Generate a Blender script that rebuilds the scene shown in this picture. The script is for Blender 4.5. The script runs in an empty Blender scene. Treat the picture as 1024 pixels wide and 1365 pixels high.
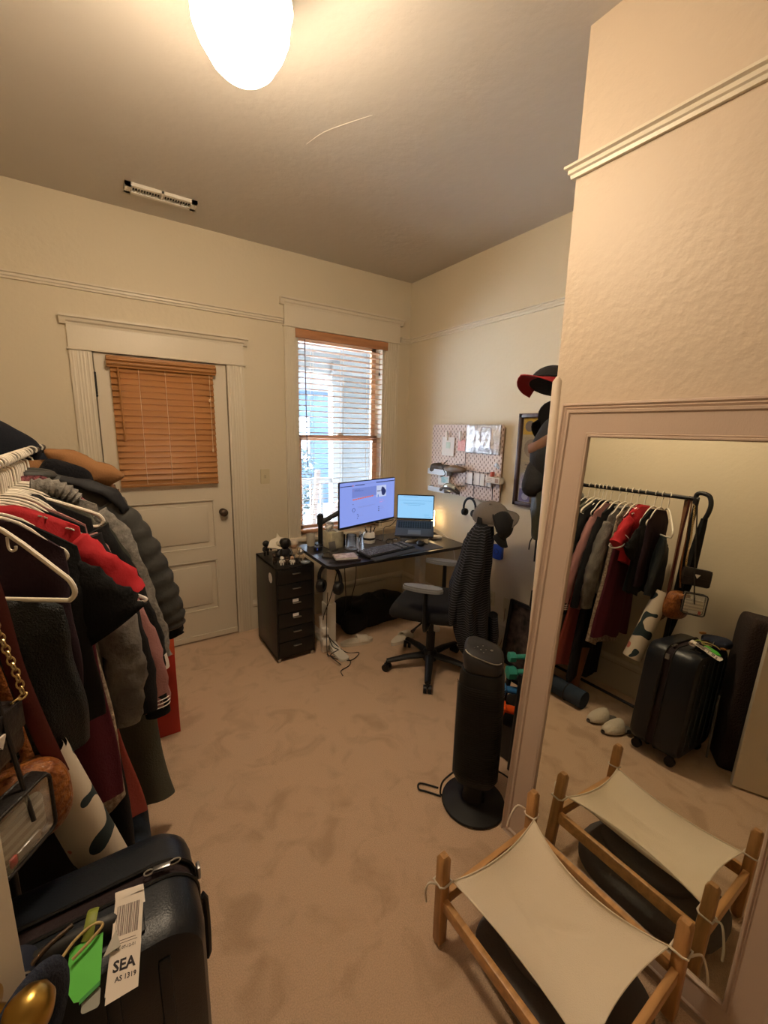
LAMP, SKY, LED, EXPO, SUN = 37, 4.7, 4, 1.7, 38
import bpy, bmesh, math, random
from mathutils import Vector, Matrix
random.seed(7)
PI = math.pi
SC = bpy.context.scene
COL = SC.collection
V = Vector

# ------------------------------------------------------------------ materials
MATS = {}
def mat(name, col, rough=0.6, metal=0.0, bump=0.0, bscale=60.0, var=0.0, vscale=8.0, col2=None,
        emis=None, estr=0.0, trans=0.0, alpha=1.0, ior=1.45, coat=0.0, sheen=0.0, detail=4.0, spec=0.5, stretch=None):
    if name in MATS: return MATS[name]
    m = bpy.data.materials.new(name); m.use_nodes = True
    nt = m.node_tree; n = nt.nodes; l = nt.links
    b = n['Principled BSDF']
    b.inputs['Base Color'].default_value = (*col, 1); b.inputs['Roughness'].default_value = rough
    b.inputs['Metallic'].default_value = metal; b.inputs['IOR'].default_value = ior
    b.inputs['Specular IOR Level'].default_value = spec
    b.inputs['Transmission Weight'].default_value = trans; b.inputs['Alpha'].default_value = alpha
    b.inputs['Coat Weight'].default_value = coat; b.inputs['Sheen Weight'].default_value = sheen
    if emis: b.inputs['Emission Color'].default_value = (*emis, 1); b.inputs['Emission Strength'].default_value = estr
    tc = n.new('ShaderNodeTexCoord'); src = tc.outputs['Object']
    if stretch:
        mp = n.new('ShaderNodeMapping'); mp.inputs['Scale'].default_value = stretch
        l.new(src, mp.inputs['Vector']); src = mp.outputs['Vector']
    if var > 0 or col2:
        t = n.new('ShaderNodeTexNoise'); t.inputs['Scale'].default_value = vscale; t.inputs['Detail'].default_value = detail
        l.new(src, t.inputs['Vector'])
        r = n.new('ShaderNodeValToRGB'); r.color_ramp.elements[0].position = .35; r.color_ramp.elements[1].position = .65
        c2 = col2 or tuple(min(1, c*(1+var)) for c in col); c1 = col if col2 else tuple(c*(1-var) for c in col)
        r.color_ramp.elements[0].color = (*c1, 1); r.color_ramp.elements[1].color = (*c2, 1)
        l.new(t.outputs['Fac'], r.inputs['Fac']); l.new(r.outputs['Color'], b.inputs['Base Color'])
    if bump > 0:
        t = n.new('ShaderNodeTexNoise'); t.inputs['Scale'].default_value = bscale; t.inputs['Detail'].default_value = 5
        l.new(src, t.inputs['Vector'])
        bp = n.new('ShaderNodeBump'); bp.inputs['Strength'].default_value = bump; bp.inputs['Distance'].default_value = .01
        l.new(t.outputs['Fac'], bp.inputs['Height']); l.new(bp.outputs['Normal'], b.inputs['Normal'])
    MATS[name] = m
    return m

def band_mat(name, base, stripe, scale, axis='Z', lo=.8, hi=.86, dist=0.0, rough=.9, vec=(1,1,1), prof='SIN'):
    """fabric with woven stripes along one axis"""
    m = mat(name, base, rough)
    nt = m.node_tree; n = nt.nodes; l = nt.links; b = n['Principled BSDF']
    tc = [x for x in n if x.type == 'TEX_COORD'][0]
    w = n.new('ShaderNodeTexWave'); w.wave_type = 'BANDS'; w.bands_direction = axis; w.wave_profile = prof
    w.inputs['Scale'].default_value = scale; w.inputs['Distortion'].default_value = dist; w.inputs['Detail'].default_value = 1
    w.inputs['Detail Scale'].default_value = .5
    l.new(tc.outputs['Object'], w.inputs['Vector'])
    r = n.new('ShaderNodeValToRGB'); r.color_ramp.elements[0].position = lo; r.color_ramp.elements[1].position = hi
    r.color_ramp.elements[0].color = (*base, 1); r.color_ramp.elements[1].color = (*stripe, 1)
    l.new(w.outputs['Fac'], r.inputs['Fac']); l.new(r.outputs['Color'], b.inputs['Base Color'])
    return m

# ------------------------------------------------------------------ mesh builder
class MB:
    def __init__(s): s.bm = bmesh.new()
    def raw(s, vs, fs):
        b = [s.bm.verts.new(v) for v in vs]
        for f in fs:
            try: s.bm.faces.new([b[i] for i in f])
            except ValueError: pass
        return s
    def box(s, c, d, R=None, bev=0.0, seg=2):
        t = bmesh.new(); bmesh.ops.create_cube(t, size=1)
        bmesh.ops.scale(t, vec=d, verts=t.verts)
        if bev > 0:
            bmesh.ops.bevel(t, geom=list(t.edges), offset=min(bev, min(d)*.49), segments=seg, profile=.5, affect='EDGES')
        M = Matrix.Translation(c) @ (R.to_4x4() if R else Matrix())
        bmesh.ops.transform(t, matrix=M, verts=t.verts)
        return s.merge(t)
    def bb(s, x0, x1, y0, y1, z0, z1, bev=0.0):
        return s.box(((x0+x1)/2, (y0+y1)/2, (z0+z1)/2), (abs(x1-x0), abs(y1-y0), abs(z1-z0)), None, bev)
    def merge(s, t):
        t.verts.index_update()
        vs = [tuple(v.co) for v in t.verts]; fs = [[v.index for v in f.verts] for f in t.faces]
        t.free(); return s.raw(vs, fs)
    def grid(s, fn, nu, nv, cu=False, cv=False, cap=False):
        b = [[s.bm.verts.new(fn(i, j)) for i in range(nu)] for j in range(nv)]
        for j in range(nv if cv else nv-1):
            for i in range(nu if cu else nu-1):
                q = [b[j][i], b[j][(i+1) % nu], b[(j+1) % nv][(i+1) % nu], b[(j+1) % nv][i]]
                try: s.bm.faces.new(q)
                except ValueError: pass
        if cap and cu:
            for row in (b[0], b[-1]):
                try: s.bm.faces.new(row)
                except ValueError: pass
        return s
    def tube(s, pts, r, n=8, closed=False, flat=1.0, side=None, cap=True, smooth=0, wob=None):
        pts = [V(p) for p in pts]
        rr = r if isinstance(r, (list, tuple)) else [r]*len(pts)
        if smooth:
            P, Q = [], []
            m = len(pts); rng = m if closed else m-1
            for i in range(rng):
                p0 = pts[(i-1) % m] if closed or i > 0 else pts[0]
                p1, p2 = pts[i], pts[(i+1) % m]
                p3 = pts[(i+2) % m] if closed or i+2 < m else pts[-1]
                for k in range(smooth):
                    t = k/smooth
                    P.append(.5*((2*p1)+(p2-p0)*t+(2*p0-5*p1+4*p2-p3)*t*t+(3*p1-p0-3*p2+p3)*t**3))
                    Q.append(rr[i]*(1-t)+rr[(i+1) % m]*t)
            if not closed: P.append(pts[-1]); Q.append(rr[-1])
            pts, rr = P, Q
        m = len(pts); up = V(side) if side else None; frames = []
        prev = None
        for i in range(m):
            a = pts[(i-1) % m] if closed or i else pts[0]; b = pts[(i+1) % m] if closed or i < m-1 else pts[-1]
            t = (b-a); t = t.normalized() if t.length > 1e-9 else V((0, 0, 1))
            if up is not None: x = up - t*up.dot(t)
            elif prev is not None: x = prev - t*prev.dot(t)
            else: x = t.orthogonal()
            if x.length < 1e-6: x = t.orthogonal()
            x.normalize(); prev = x; frames.append((x, t.cross(x)))
        def fn(k, j):
            x, y = frames[j]; a = 2*PI*k/n; q = rr[j]*(1+(wob(k, j, m) if wob else 0))
            return pts[j] + x*math.cos(a)*q + y*math.sin(a)*q*flat
        return s.grid(fn, n, m, cu=True, cv=closed, cap=cap and not closed)
    def cyl(s, p0, p1, r0, r1=None, n=20): return s.tube([p0, p1], [r0, r0 if r1 is None else r1], n)
    def lathe(s, prof, c=(0, 0, 0), n=28, R=None, sx=1, sy=1, cap=True):
        c = V(c)
        def fn(k, j):
            a = 2*PI*k/n; p = V((prof[j][0]*math.cos(a)*sx, prof[j][0]*math.sin(a)*sy, prof[j][1]))
            return c + (R @ p if R else p)
        return s.grid(fn, n, len(prof), cu=True, cap=cap)
    def ball(s, c, r, n=20, m=12, R=None):
        if not isinstance(r, (tuple, list)): r = (r, r, r)
        c = V(c)
        def fn(k, j):
            a = 2*PI*k/n; b = PI*(j+.02)/(m-1+.04)-PI/2
            p = V((r[0]*math.cos(b)*math.cos(a), r[1]*math.cos(b)*math.sin(a), r[2]*math.sin(b)))
            return c + (R @ p if R else p)
        return s.grid(fn, n, m, cu=True, cap=True)
    def prism(s, out, h0, h1, M=None):
        M = M or Matrix(); k = len(out)
        vs = [M @ V((x, y, h0)) for x, y in out]+[M @ V((x, y, h1)) for x, y in out]
        fs = [list(range(k))[::-1], list(range(k, 2*k))]+[[i, (i+1) % k, k+(i+1) % k, k+i] for i in range(k)]
        return s.raw(vs, fs)
    def sweep(s, prof, path, up=(0, 0, 1), close=False):
        """profile (out, up) swept along straight segments with mitres, out = left of travel"""
        up = V(up); P = [V(p) for p in path]; m = len(P); rows = []
        for i in range(m):
            ds = []
            if i > 0 or close: ds.append((P[i]-P[i-1]).normalized())
            if i < m-1 or close: ds.append((P[(i+1) % m]-P[i]).normalized())
            ns = [up.cross(d).normalized() for d in ds]
            nn = (ns[0]+ns[-1]).normalized(); k = 1/max(.3, nn.dot(ns[0]))
            rows.append([P[i]+nn*a*k+up*b for a, b in prof])
        q = len(prof)
        return s.grid(lambda i, j: rows[j][i], q, m, cu=True, cv=close, cap=not close)
    def build(s, name, m, parent=None, ang=40, smooth=True, label=None, world=True):
        bmesh.ops.recalc_face_normals(s.bm, faces=s.bm.faces)
        me = bpy.data.meshes.new(name); s.bm.to_mesh(me); s.bm.free()
        if smooth:
            me.polygons.foreach_set('use_smooth', [True]*len(me.polygons)); me.set_sharp_from_angle(angle=math.radians(ang))
        o = bpy.data.objects.new(name, me); COL.objects.link(o)
        if m: me.materials.append(m)
        if parent:
            o.parent = parent
            if world:
                P = wm(parent).inverted()
                me.transform(P)
        if label: o['label'] = label
        return o
def wm(o):
    M = Matrix.LocRotScale(o.location, o.rotation_euler, o.scale)
    return wm(o.parent) @ M if o.parent else M
def tag(o, label, cat, group=None, kind=None):
    if label: o['label'] = label
    if cat: o['category'] = cat
    if group: o['group'] = group
    if kind: o['kind'] = kind
    return o
def thing(name, label, cat, loc=(0, 0, 0), rz=0.0, group=None):
    o = bpy.data.objects.new(name, None); COL.objects.link(o); o.empty_display_size = .05
    o.location = loc; o.rotation_euler = (0, 0, rz)
    return tag(o, label, cat, group)
def struct(o): o['kind'] = 'structure'; return o
def copy_thing(root, loc, rz, label, group=None):
    r = root.copy(); COL.objects.link(r); r.location = loc; r.rotation_euler = (0, 0, rz)
    r['label'] = label
    if group: r['group'] = group
    for ch in list(root.children):
        c = ch.copy(); COL.objects.link(c); c.parent = r
        for g in list(ch.children):
            d = g.copy(); COL.objects.link(d); d.parent = c
    return r
def RZ(a): return Matrix.Rotation(a, 3, 'Z')
def basis(x, y, z): return Matrix((x, y, z)).transposed()
def rrect(w, h, r, n=5):
    o = []
    for cx, cy, a0 in ((w/2-r, h/2-r, 0), (-w/2+r, h/2-r, PI/2), (-w/2+r, -h/2+r, PI), (w/2-r, -h/2+r, 3*PI/2)):
        for k in range(n+1):
            a = a0+PI/2*k/n; o.append((cx+r*math.cos(a), cy+r*math.sin(a)))
    return o
def text(s, size, loc, R, m, parent, name='printed_text', ext=.0003, bold=0.0, sx=1.0):
    c = bpy.data.curves.new('t', 'FONT'); c.body = s; c.size = size; c.extrude = ext; c.offset = bold*size
    c.align_x = 'CENTER'; c.align_y = 'CENTER'; c.resolution_u = 2
    o = bpy.data.objects.new('t', c); COL.objects.link(o)
    dg = bpy.context.evaluated_depsgraph_get(); dg.update()
    me = bpy.data.meshes.new_from_object(o.evaluated_get(dg)); bpy.data.objects.remove(o)
    me.transform(Matrix.Translation(loc) @ R.to_4x4() @ Matrix.Diagonal((sx, 1, 1, 1)))
    me.transform(wm(parent).inverted())
    n = bpy.data.objects.new(name, me); COL.objects.link(n); n.parent = parent; me.materials.clear(); me.materials.append(m)
    return n
# ------------------------------------------------------------------ palette
WALL = mat('wall_paint', (.62, .54, .40), .62, bump=.16, bscale=38)
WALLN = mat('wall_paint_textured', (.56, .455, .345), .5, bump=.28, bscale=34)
CEIL = mat('ceiling_paint', (.56, .515, .46), .6, bump=.22, bscale=20)
TRIM = mat('trim_paint', (.64, .57, .45), .38, bump=.05, bscale=90)
FRAMEW = mat('mirror_frame_paint', (.50, .38, .30), .42, bump=.12, bscale=70, stretch=(6, 6, 1))
BLACKM = mat('black_metal', (.006, .006, .0065), .42)
BLACKP = mat('black_plastic', (.007, .007, .008), .5)
DKGREY = mat('dark_grey_plastic', (.025, .024, .026), .5)
WHITEP = mat('white_plastic', (.78, .74, .68), .35)
WHITEM = mat('white_metal', (.72, .68, .60), .4)
SILVER = mat('brushed_silver', (.62, .61, .58), .3, 1.0)
BRASS = mat('aged_brass', (.50, .32, .08), .28, 1.0)
GOLD = mat('gold_metal', (.72, .55, .26), .3, 1.0)
BRONZE = mat('dark_bronze', (.10, .07, .05), .4, .8)
PAPER = mat('white_paper', (.75, .73, .72), .8)
INK = mat('black_ink', (.03, .025, .03), .8)
WOODSL = mat('blind_wood', (.37, .165, .05), .45, var=.07, vscale=3, stretch=(1, 14, 14))
WOODW = mat('window_blind_wood', (.70, .44, .28), .42, var=.15, vscale=3, stretch=(1, 14, 14))
GLASS = mat('window_glass', (1, 1, 1), .0, trans=1.0, ior=1.0, spec=.2)
CLEAR = mat('clear_glass', (.95, .97, 1), .03, trans=1.0, ior=1.35)

# carpet: mottled beige pile
def carpet_mat():
    m = mat('beige_carpet', (.4, .28, .19), .95, sheen=.2)
    nt = m.node_tree; n = nt.nodes; l = nt.links; b = n['Principled BSDF']
    tc = [x for x in n if x.type == 'TEX_COORD'][0]
    a = n.new('ShaderNodeTexNoise'); a.inputs['Scale'].default_value = 6.5; a.inputs['Detail'].default_value = 3; a.inputs['Distortion'].default_value = .9
    c = n.new('ShaderNodeTexNoise'); c.inputs['Scale'].default_value = 260; c.inputs['Detail'].default_value = 2
    r = n.new('ShaderNodeValToRGB'); e = r.color_ramp.elements
    e[0].position = .30; e[0].color = (.53, .36, .23, 1); e[1].position = .50; e[1].color = (.67, .465, .31, 1)
    x = n.new('ShaderNodeMix'); x.data_type = 'RGBA'; x.blend_type = 'MULTIPLY'; x.inputs[0].default_value = .35
    r2 = n.new('ShaderNodeValToRGB'); r2.color_ramp.elements[0].position = .35; r2.color_ramp.elements[1].position = .65
    r2.color_ramp.elements[0].color = (.5, .5, .5, 1)
    l.new(tc.outputs['Object'], a.inputs['Vector']); l.new(tc.outputs['Object'], c.inputs['Vector'])
    l.new(a.outputs['Fac'], r.inputs['Fac']); l.new(c.outputs['Fac'], r2.inputs['Fac'])
    l.new(r.outputs['Color'], x.inputs[6]); l.new(r2.outputs['Color'], x.inputs[7]); l.new(x.outputs[2], b.inputs['Base Color'])
    bp = n.new('ShaderNodeBump'); bp.inputs['Strength'].default_value = .7; bp.inputs['Distance'].default_value = .006
    l.new(c.outputs['Fac'], bp.inputs['Height']); l.new(bp.outputs['Normal'], b.inputs['Normal'])
    return m
CARPET = carpet_mat()

# ------------------------------------------------------------------ room shell
D, R_, H, XL, XN, YN, YB = 3.23, 2.40, 2.88, -.62, 1.41, .99, -1.6
m = MB(); m.bb(XL-.1, R_+.1, YB-.1, D+.15, -.12, 0); struct(m.build('floor', CARPET))
m = MB(); m.bb(XL-.1, R_+.1, YB-.1, D+.15, H, H+.12); struct(m.build('ceiling', CEIL))
# faint repaired crack ridge and plaster waves on the ceiling
m = MB()
m.tube([(1.05, 1.72, H), (1.0, 1.80, H), (.93, 1.93, H), (.90, 2.05, H)], [.0008, .0022, .0022, .0008], 6, smooth=3)
o = m.build('trim_9', CEIL); struct(o)
WX0, WX1, WZ0, WZ1 = 1.31, 2.13, .72, 2.36       # window opening
DX0, DX1, DZ = .0, .785, 2.04                    # door opening
m = MB()
for b in ((XL-.1, DX0, 0, H), (DX0, DX1, DZ, H), (DX1, WX0, 0, H), (WX0, WX1, 0, WZ0), (WX0, WX1, WZ1, H), (WX1, R_+.1, 0, H)):
    m.bb(b[0], b[1], D, D+.15, b[2], b[3])
struct(m.build('wall_back', WALL))
m = MB(); m.bb(R_, R_+.1, YN-.05, D, 0, H); struct(m.build('wall_right', WALL))
m = MB(); m.bb(XL-.1, XL, YB, D, 0, H); struct(m.build('wall_left', WALL))
m = MB(); m.bb(XL, R_, YB-.1, YB, 0, H); struct(m.build('wall_rear', WALL))
m = MB(); m.bb(XN, R_+.1, YB, YN, 0, H); struct(m.build('wall_near', WALLN))
# rounded wooden corner guard on the near corner
m = MB(); m.tube([(XN+.008, YN-.002, 0), (XN+.008, YN-.002, 1.795), (XN+.010, YN-.004, 1.812)], [.021, .021, .012], 16)
struct(m.build('trim_1', WALLN, ang=60))
# picture rails
railp = [(0, -.035), (.012, -.035), (.014, -.024), (.020, -.020), (.020, -.008), (.030, -.004), (.030, .004), (.0, .006)]
def rail(name, path, z, mt=TRIM):
    m = MB(); m.sweep(railp, [(x, y, z) for x, y in path]); return struct(m.build(name, mt, ang=30))
rail('trim_2', [(WX0-.10, D), (XL, D)], 2.41)
rail('trim_3', [(R_, YN), (R_, D), (WX1+.16, D)], 2.41)
rail('trim_4', [(XN, YB), (XN, YN), (R_, YN)][::1], 2.485)
# baseboards
basep = [(0, 0), (.018, 0), (.018, .17), (.014, .185), (.022, .195), (.022, .215), (.010, .235), (0, .24)]
def base(name, path):
    m = MB(); m.sweep(basep, [(x, y, 0) for x, y in path]); return struct(m.build(name, TRIM, ang=30))
base('baseboard_back', [(WX1+.3-.03, D), (DX1+.115, D)])
base('baseboard_right', [(R_, YN), (R_, D)])
base('baseboard_rear', [(XL, YB), (XN, YB)])
base('baseboard_left', [(XL, D), (XL, YB)])
base('baseboard_corner', [(DX0-.12, D), (XL, D)])

# ceiling vent
vent = tag(thing('ceiling_vent', None, None, (.405, 2.93, H)), 'white slotted metal air vent set in the ceiling near the door wall', 'vent')
m = MB(); VX0, VX1, VY0, VY1 = .225, .585, 2.882, 2.985
m.bb(VX0, VX1, VY0, VY0+.022, H-.016, H); m.bb(VX0, VX1, VY1-.022, VY1, H-.016, H)
m.bb(VX0, VX0+.03, VY0, VY1, H-.016, H); m.bb(VX1-.03, VX1, VY0, VY1, H-.016, H); m.bb(.40, .412, VY0, VY1, H-.014, H-.001)
m.build('frame', WHITEM, vent)
m = MB(); m.bb(VX0+.02, VX1-.02, VY0+.015, VY1-.015, H-.0015, H); m.build('dark_duct', BLACKM, vent)
m = MB()
for k in range(11):
    for x0 in (VX0+.036, .418): m.box((x0+k*.0135, (VY0+VY1)/2, H-.009), (.003, .062, .010), Matrix.Rotation(.5, 3, 'Y'))
m.build('louvre', WHITEM, vent)

# ceiling lamp : schoolhouse opal globe
LS = .97; LX, LY = .425*LS, 1.40*LS
lamp = thing('ceiling_lamp', 'round white opal glass ceiling lamp glowing warm', 'lamp', (LX, LY, H))
def lz(z): return 1.6064+(z-1.6064)*LS
OPAL = mat('opal_glass_lit', (.9, .85, .75), .3, emis=(1.0, .79, .55), estr=15.0)
m = MB(); m.lathe([(r*LS, lz(z)) for r, z in ((.05, 2.85), (.062, 2.835), (.085, 2.80), (.118, 2.765), (.132, 2.725), (.130, 2.69), (.115, 2.655), (.098, 2.63), (.086, 2.61), (.066, 2.592), (.035, 2.580), (.006, 2.577))], (LX, LY, 0), 40)
m.build('globe', OPAL, lamp, ang=80)
m = MB(); m.lathe([(.07, H), (.07, H-.012), (.06, H-.03), (.075, lz(2.86)), (.110, lz(2.825)), (.134, lz(2.775)), (.137, lz(2.750)), (.139, lz(2.750)), (.136, lz(2.78)), (.112, lz(2.83)), (.08, lz(2.868))][:8], (LX, LY, 0), 32); m.build('fitter_shield', TRIM, lamp)  # unseen fitter, widened over the globe to keep its light off the ceiling

# ------------------------------------------------------------------ door casing and door leaf
def casing(name, x0, x1, z0, z1, y=D):
    m = MB(); m.bb(x0, x1, y-.020, y, z0, z1)
    w = x1-x0
    for k in (.16, .84): m.box((x0+w*k, y-.021, (z0+z1)/2), (.010, .006, z1-z0-.004), None, .002)
    for k in (.36, .5, .64): m.box((x0+w*k, y-.021, (z0+z1)/2), (w*.085, .0035, z1-z0-.004), None, .002)
    return struct(m.build(name, TRIM, ang=30))
casing('trim_5', -.112, .0, 0, 2.035); casing('trim_6', .785, .905, 0, 2.035)
capp = [(0, 0), (.024, 0), (.026, .012), (.036, .020), (.040, .034), (.052, .040), (.052, .052), (0, .052)]
def header(name, x0, x1, z0, z1):
    m = MB(); m.bb(x0, x1, D-.022, D, z0, z1); m.box(((x0+x1)/2, D-.014, z0+.006), (x1-x0+.02, .034, .012), None, .003)
    m.sweep(capp, [(x1+.0, D-.0, z1), (x0-.0, D-.0, z1)])
    for s, x in ((-1, x0), (1, x1)): m.prism([(0, 0), (.024, 0), (.036, .02), (.040, .034), (.052, .04), (.052, .052), (0, .052)], -.0, .03,
        Matrix.Translation((x, D, z1)) @ basis(V((0, -1, 0)), V((0, 0, 1)), V((s, 0, 0))).to_4x4())
    return struct(m.build(name, TRIM, ang=30))
header('trim_7', -.112, .905, 2.035, 2.175)
header('trim_8', 1.215, 2.275, 2.355, 2.505)
struct(tag(thing('door_1', None, None, (DX0, D, 0)), None, None, kind='structure')); door = bpy.data.objects['door_1']
yd0, yd1 = D-.004, D+.036
gx0, gx1, gz0, gz1 = .11, .655, 1.24, 1.95
m = MB()
for b in ((.006, gx0, 0.012, 2.032), (gx1, .779, 0.012, 2.032), (gx0, gx1, 1.95, 2.032), (gx0, gx1, 1.085, 1.24), (gx0, gx1, .63, .72), (gx0, gx1, .012, .235)):
    m.bb(b[0], b[1], yd0, yd1, b[2], b[3])
for z0, z1 in ((.72, 1.085), (.235, .63)):
    m.bb(gx0, gx1, yd0+.014, yd1-.01, z0, z1)
    m.box(((gx0+gx1)/2, yd0+.012, (z0+z1)/2), (gx1-gx0-.09, .014, z1-z0-.09), None, .006)
    for x in (gx0+.006, gx1-.006): m.box((x, yd0+.006, (z0+z1)/2), (.012, .014, z1-z0), None, .004)
    for z in (z0+.006, z1-.006): m.box(((gx0+gx1)/2, yd0+.006, z), (gx1-gx0, .014, .012), None, .004)
m.bb(.006, .779, yd0-.012, yd0, .012, .05)
m.build('leaf', TRIM, door, ang=30)
m = MB(); m.bb(0, .03, D+.036, D+.06, 0, 2.04); m.bb(.755, .785, D+.036, D+.06, 0, 2.04); m.bb(0, .785, D+.036, D+.06, 1.99, 2.04); m.bb(0, .785, D+.036, D+.06, -.01, .03); m.build('stop', TRIM, door)
m = MB(); m.bb(gx0, gx1, D+.012, D+.016, gz0, gz1); m.build('glass', GLASS, door)
m = MB(); m.lathe([(.026, 0), (.026, .005), (.012, .008), (.010, .022), (.020, .030), (.028, .042), (.029, .052), (.022, .062), (.004, .066)], (.71, yd0, .985), 24, Matrix.Rotation(PI/2, 3, 'X')); m.build('door_knob', BRONZE, door, ang=60)
m = MB(); m.lathe([(.012, 0), (.012, .003), (.003, .004)], (.725, yd0, .935), 14, Matrix.Rotation(PI/2, 3, 'X')); m.build('keyhole_plate', TRIM, door)
m = MB(); m.cyl((.004, D-.012, 1.785), (.004, D-.012, 1.905), .0075, n=12); m.ball((.004, D-.012, 1.912), .008, 10, 8); m.ball((.004, D-.012, 1.778), .008, 10, 8); m.build('hinge', BLACKM, door)
m = MB(); m.cyl((.004, D-.012, .25), (.004, D-.012, .36), .0075, n=12); m.build('hinge', BLACKM, door)

# door blind, closed slats
bl = thing('wooden_blind', 'closed honey-orange wooden slat blind on the white panelled door', 'blind', (.385, D-.03, 1.2))
m = MB(); m.box((.385, D-.050, 1.985), (.635, .014, .07), None, .006); m.tube([(.068, D-.058, 1.975), (.702, D-.058, 1.975)], .012, 12); m.tube([(.068, D-.058, 1.998), (.702, D-.058, 1.998)], .01, 12)
m.bb(.068, .08, D-.05, D-.004, 1.955, 2.018); m.bb(.69, .702, D-.05, D-.004, 1.955, 2.018)
m.build('valance', WOODSL, bl)
m = MB(); z = 1.95; k = 0
while z > 1.24:
    m.box((.385, D-.032, z), (.60, .003, .053), Matrix.Rotation(-.56, 3, 'X'), .001); z -= .0378
for zz in (1.262, 1.245): m.box((.385, D-.034, zz), (.60, .004, .046), Matrix.Rotation(-.16, 3, 'X'), .001)
m.build('slats', WOODSL, bl, ang=30)
m = MB(); m.box((.385, D-.036, 1.212), (.60, .030, .018), None, .004); m.build('bottom_rail', WOODSL, bl)
for x in (.235, .385, .545):
    m = MB(); m.tube([(x, D-.060, 1.95), (x, D-.060, 1.22)], .0016, 6); m.build('ladder_cord', mat('blind_cord', (.7, .5, .32), .8), bl)
m = MB(); m.tube([(.125, D-.068, 1.95), (.13, D-.072, 1.50)], .004, 8); m.build('tilt_wand', WOODSL, bl)
m = MB(); m.tube([(.655, D-.066, 1.95), (.655, D-.066, 1.45)], .0018, 6); m.ball((.655, D-.066, 1.44), (.006, .006, .014), 8, 6); m.ball((.65, D-.066, 1.78), (.006, .006, .012), 8, 6); m.build('pull_cord', mat('blind_cord', (.7, .5, .32), .8), bl)

# ------------------------------------------------------------------ window
casing('trim_10', 1.215, 1.31, .70, 2.355); casing('trim_11', 2.13, 2.272, .70, 2.355)
win = struct(thing('window_1', None, None, (1.72, D, .70)))
for k in ('label', 'category'):
    if k in win: del win[k]
m = MB()
m.bb(WX0, WX0+.02, D, D+.15, WZ0, WZ1); m.bb(WX1-.02, WX1, D, D+.15, WZ0, WZ1); m.bb(WX0, WX1, D, D+.15, WZ1-.02, WZ1)
m.build('jamb', TRIM, win)
m = MB(); m.box((1.745, D+.035, .705), (1.10, .20, .030), None, .006); m.bb(1.22, 2.27, D-.02, D, .60, .69); m.build('sill', TRIM, win)
m = MB(); y = D+.075
m.bb(WX0+.02, WX0+.065, y, y+.035, .72, 1.55); m.bb(WX1-.065, WX1-.02, y, y+.035, .72, 1.55); m.bb(WX0+.02, WX1-.02, y, y+.035, .72, .79); m.bb(WX0+.02, WX1-.02, y, y+.035, 1.515, 1.555)
m.build('lower_sash', WOODW, win)
m = MB(); y = D+.112
m.bb(WX0+.02, WX0+.06, y, y+.03, 1.52, 2.34); m.bb(WX1-.06, WX1-.02, y, y+.03, 1.52, 2.34); m.bb(WX0+.02, WX1-.02, y, y+.03, 2.29, 2.34); m.bb(WX0+.02, WX1-.02, y, y+.03, 1.51, 1.545)
m.build('upper_sash', WOODW, win)
m = MB(); m.bb(WX0+.06, WX1-.06, D+.09, D+.093, .78, 1.52); m.bb(WX0+.055, WX1-.055, D+.125, D+.128, 1.54, 2.30); m.build('glass', GLASS, win)
m = MB(); m.box((1.73, D+.07, 1.562), (.05, .03, .016), None, .004); m.build('sash_lock', WHITEM, win)

wb = thing('wooden_blind', 'wooden slat blind with open slats over the bright window', 'blind', (1.72, D, .78))
m = MB(); m.box((1.72, D-.028, 2.318), (.845, .016, .066), None, .005); m.bb(1.298, 1.308, D-.03, D+.02, 2.285, 2.35); m.bb(2.132, 2.142, D-.03, D+.0, 2.285, 2.35)
m.build('valance', mat('valance_wood', (.42, .19, .085), .4, var=.12, vscale=3, stretch=(1, 14, 14)), wb)
m = MB(); m.box((1.72, D+.012, 2.32), (.79, .04, .04), None, .003); m.build('headrail', TRIM, wb)
m = MB(); z = 2.255
while z > .80:
    m.box((1.72, D+.022, z), (.785, .050, .0028), Matrix.Rotation(-.10, 3, 'X'), .001); z -= .0425
m.build('slats', WOODW, wb, ang=30)
m = MB(); m.box((1.72, D+.022, .765), (.785, .05, .016), None, .004); m.build('bottom_rail', WOODW, wb)
for x in (1.45, 1.72, 1.98):
    m = MB(); m.tube([(x, D-.004, 2.29), (x, D-.004, .77)], .0012, 6); m.tube([(x, D+.048, 2.29), (x, D+.048, .77)], .0012, 6); m.build('ladder_cord', mat('blind_cord', (.7, .5, .32), .8), wb)
m = MB(); m.tube([(1.375, D-.022, 2.28), (1.385, D-.026, 1.30)], .004, 8); m.build('tilt_wand', mat('dark_wand', (.12, .06, .07), .5), wb)
m = MB(); m.tube([(2.07, D-.012, 2.28), (2.07, D-.012, 2.10)], .0015, 6); m.ball((2.07, D-.012, 2.085), (.006, .006, .016), 8, 6); m.build('pull_cord', BLACKP, wb)

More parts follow.
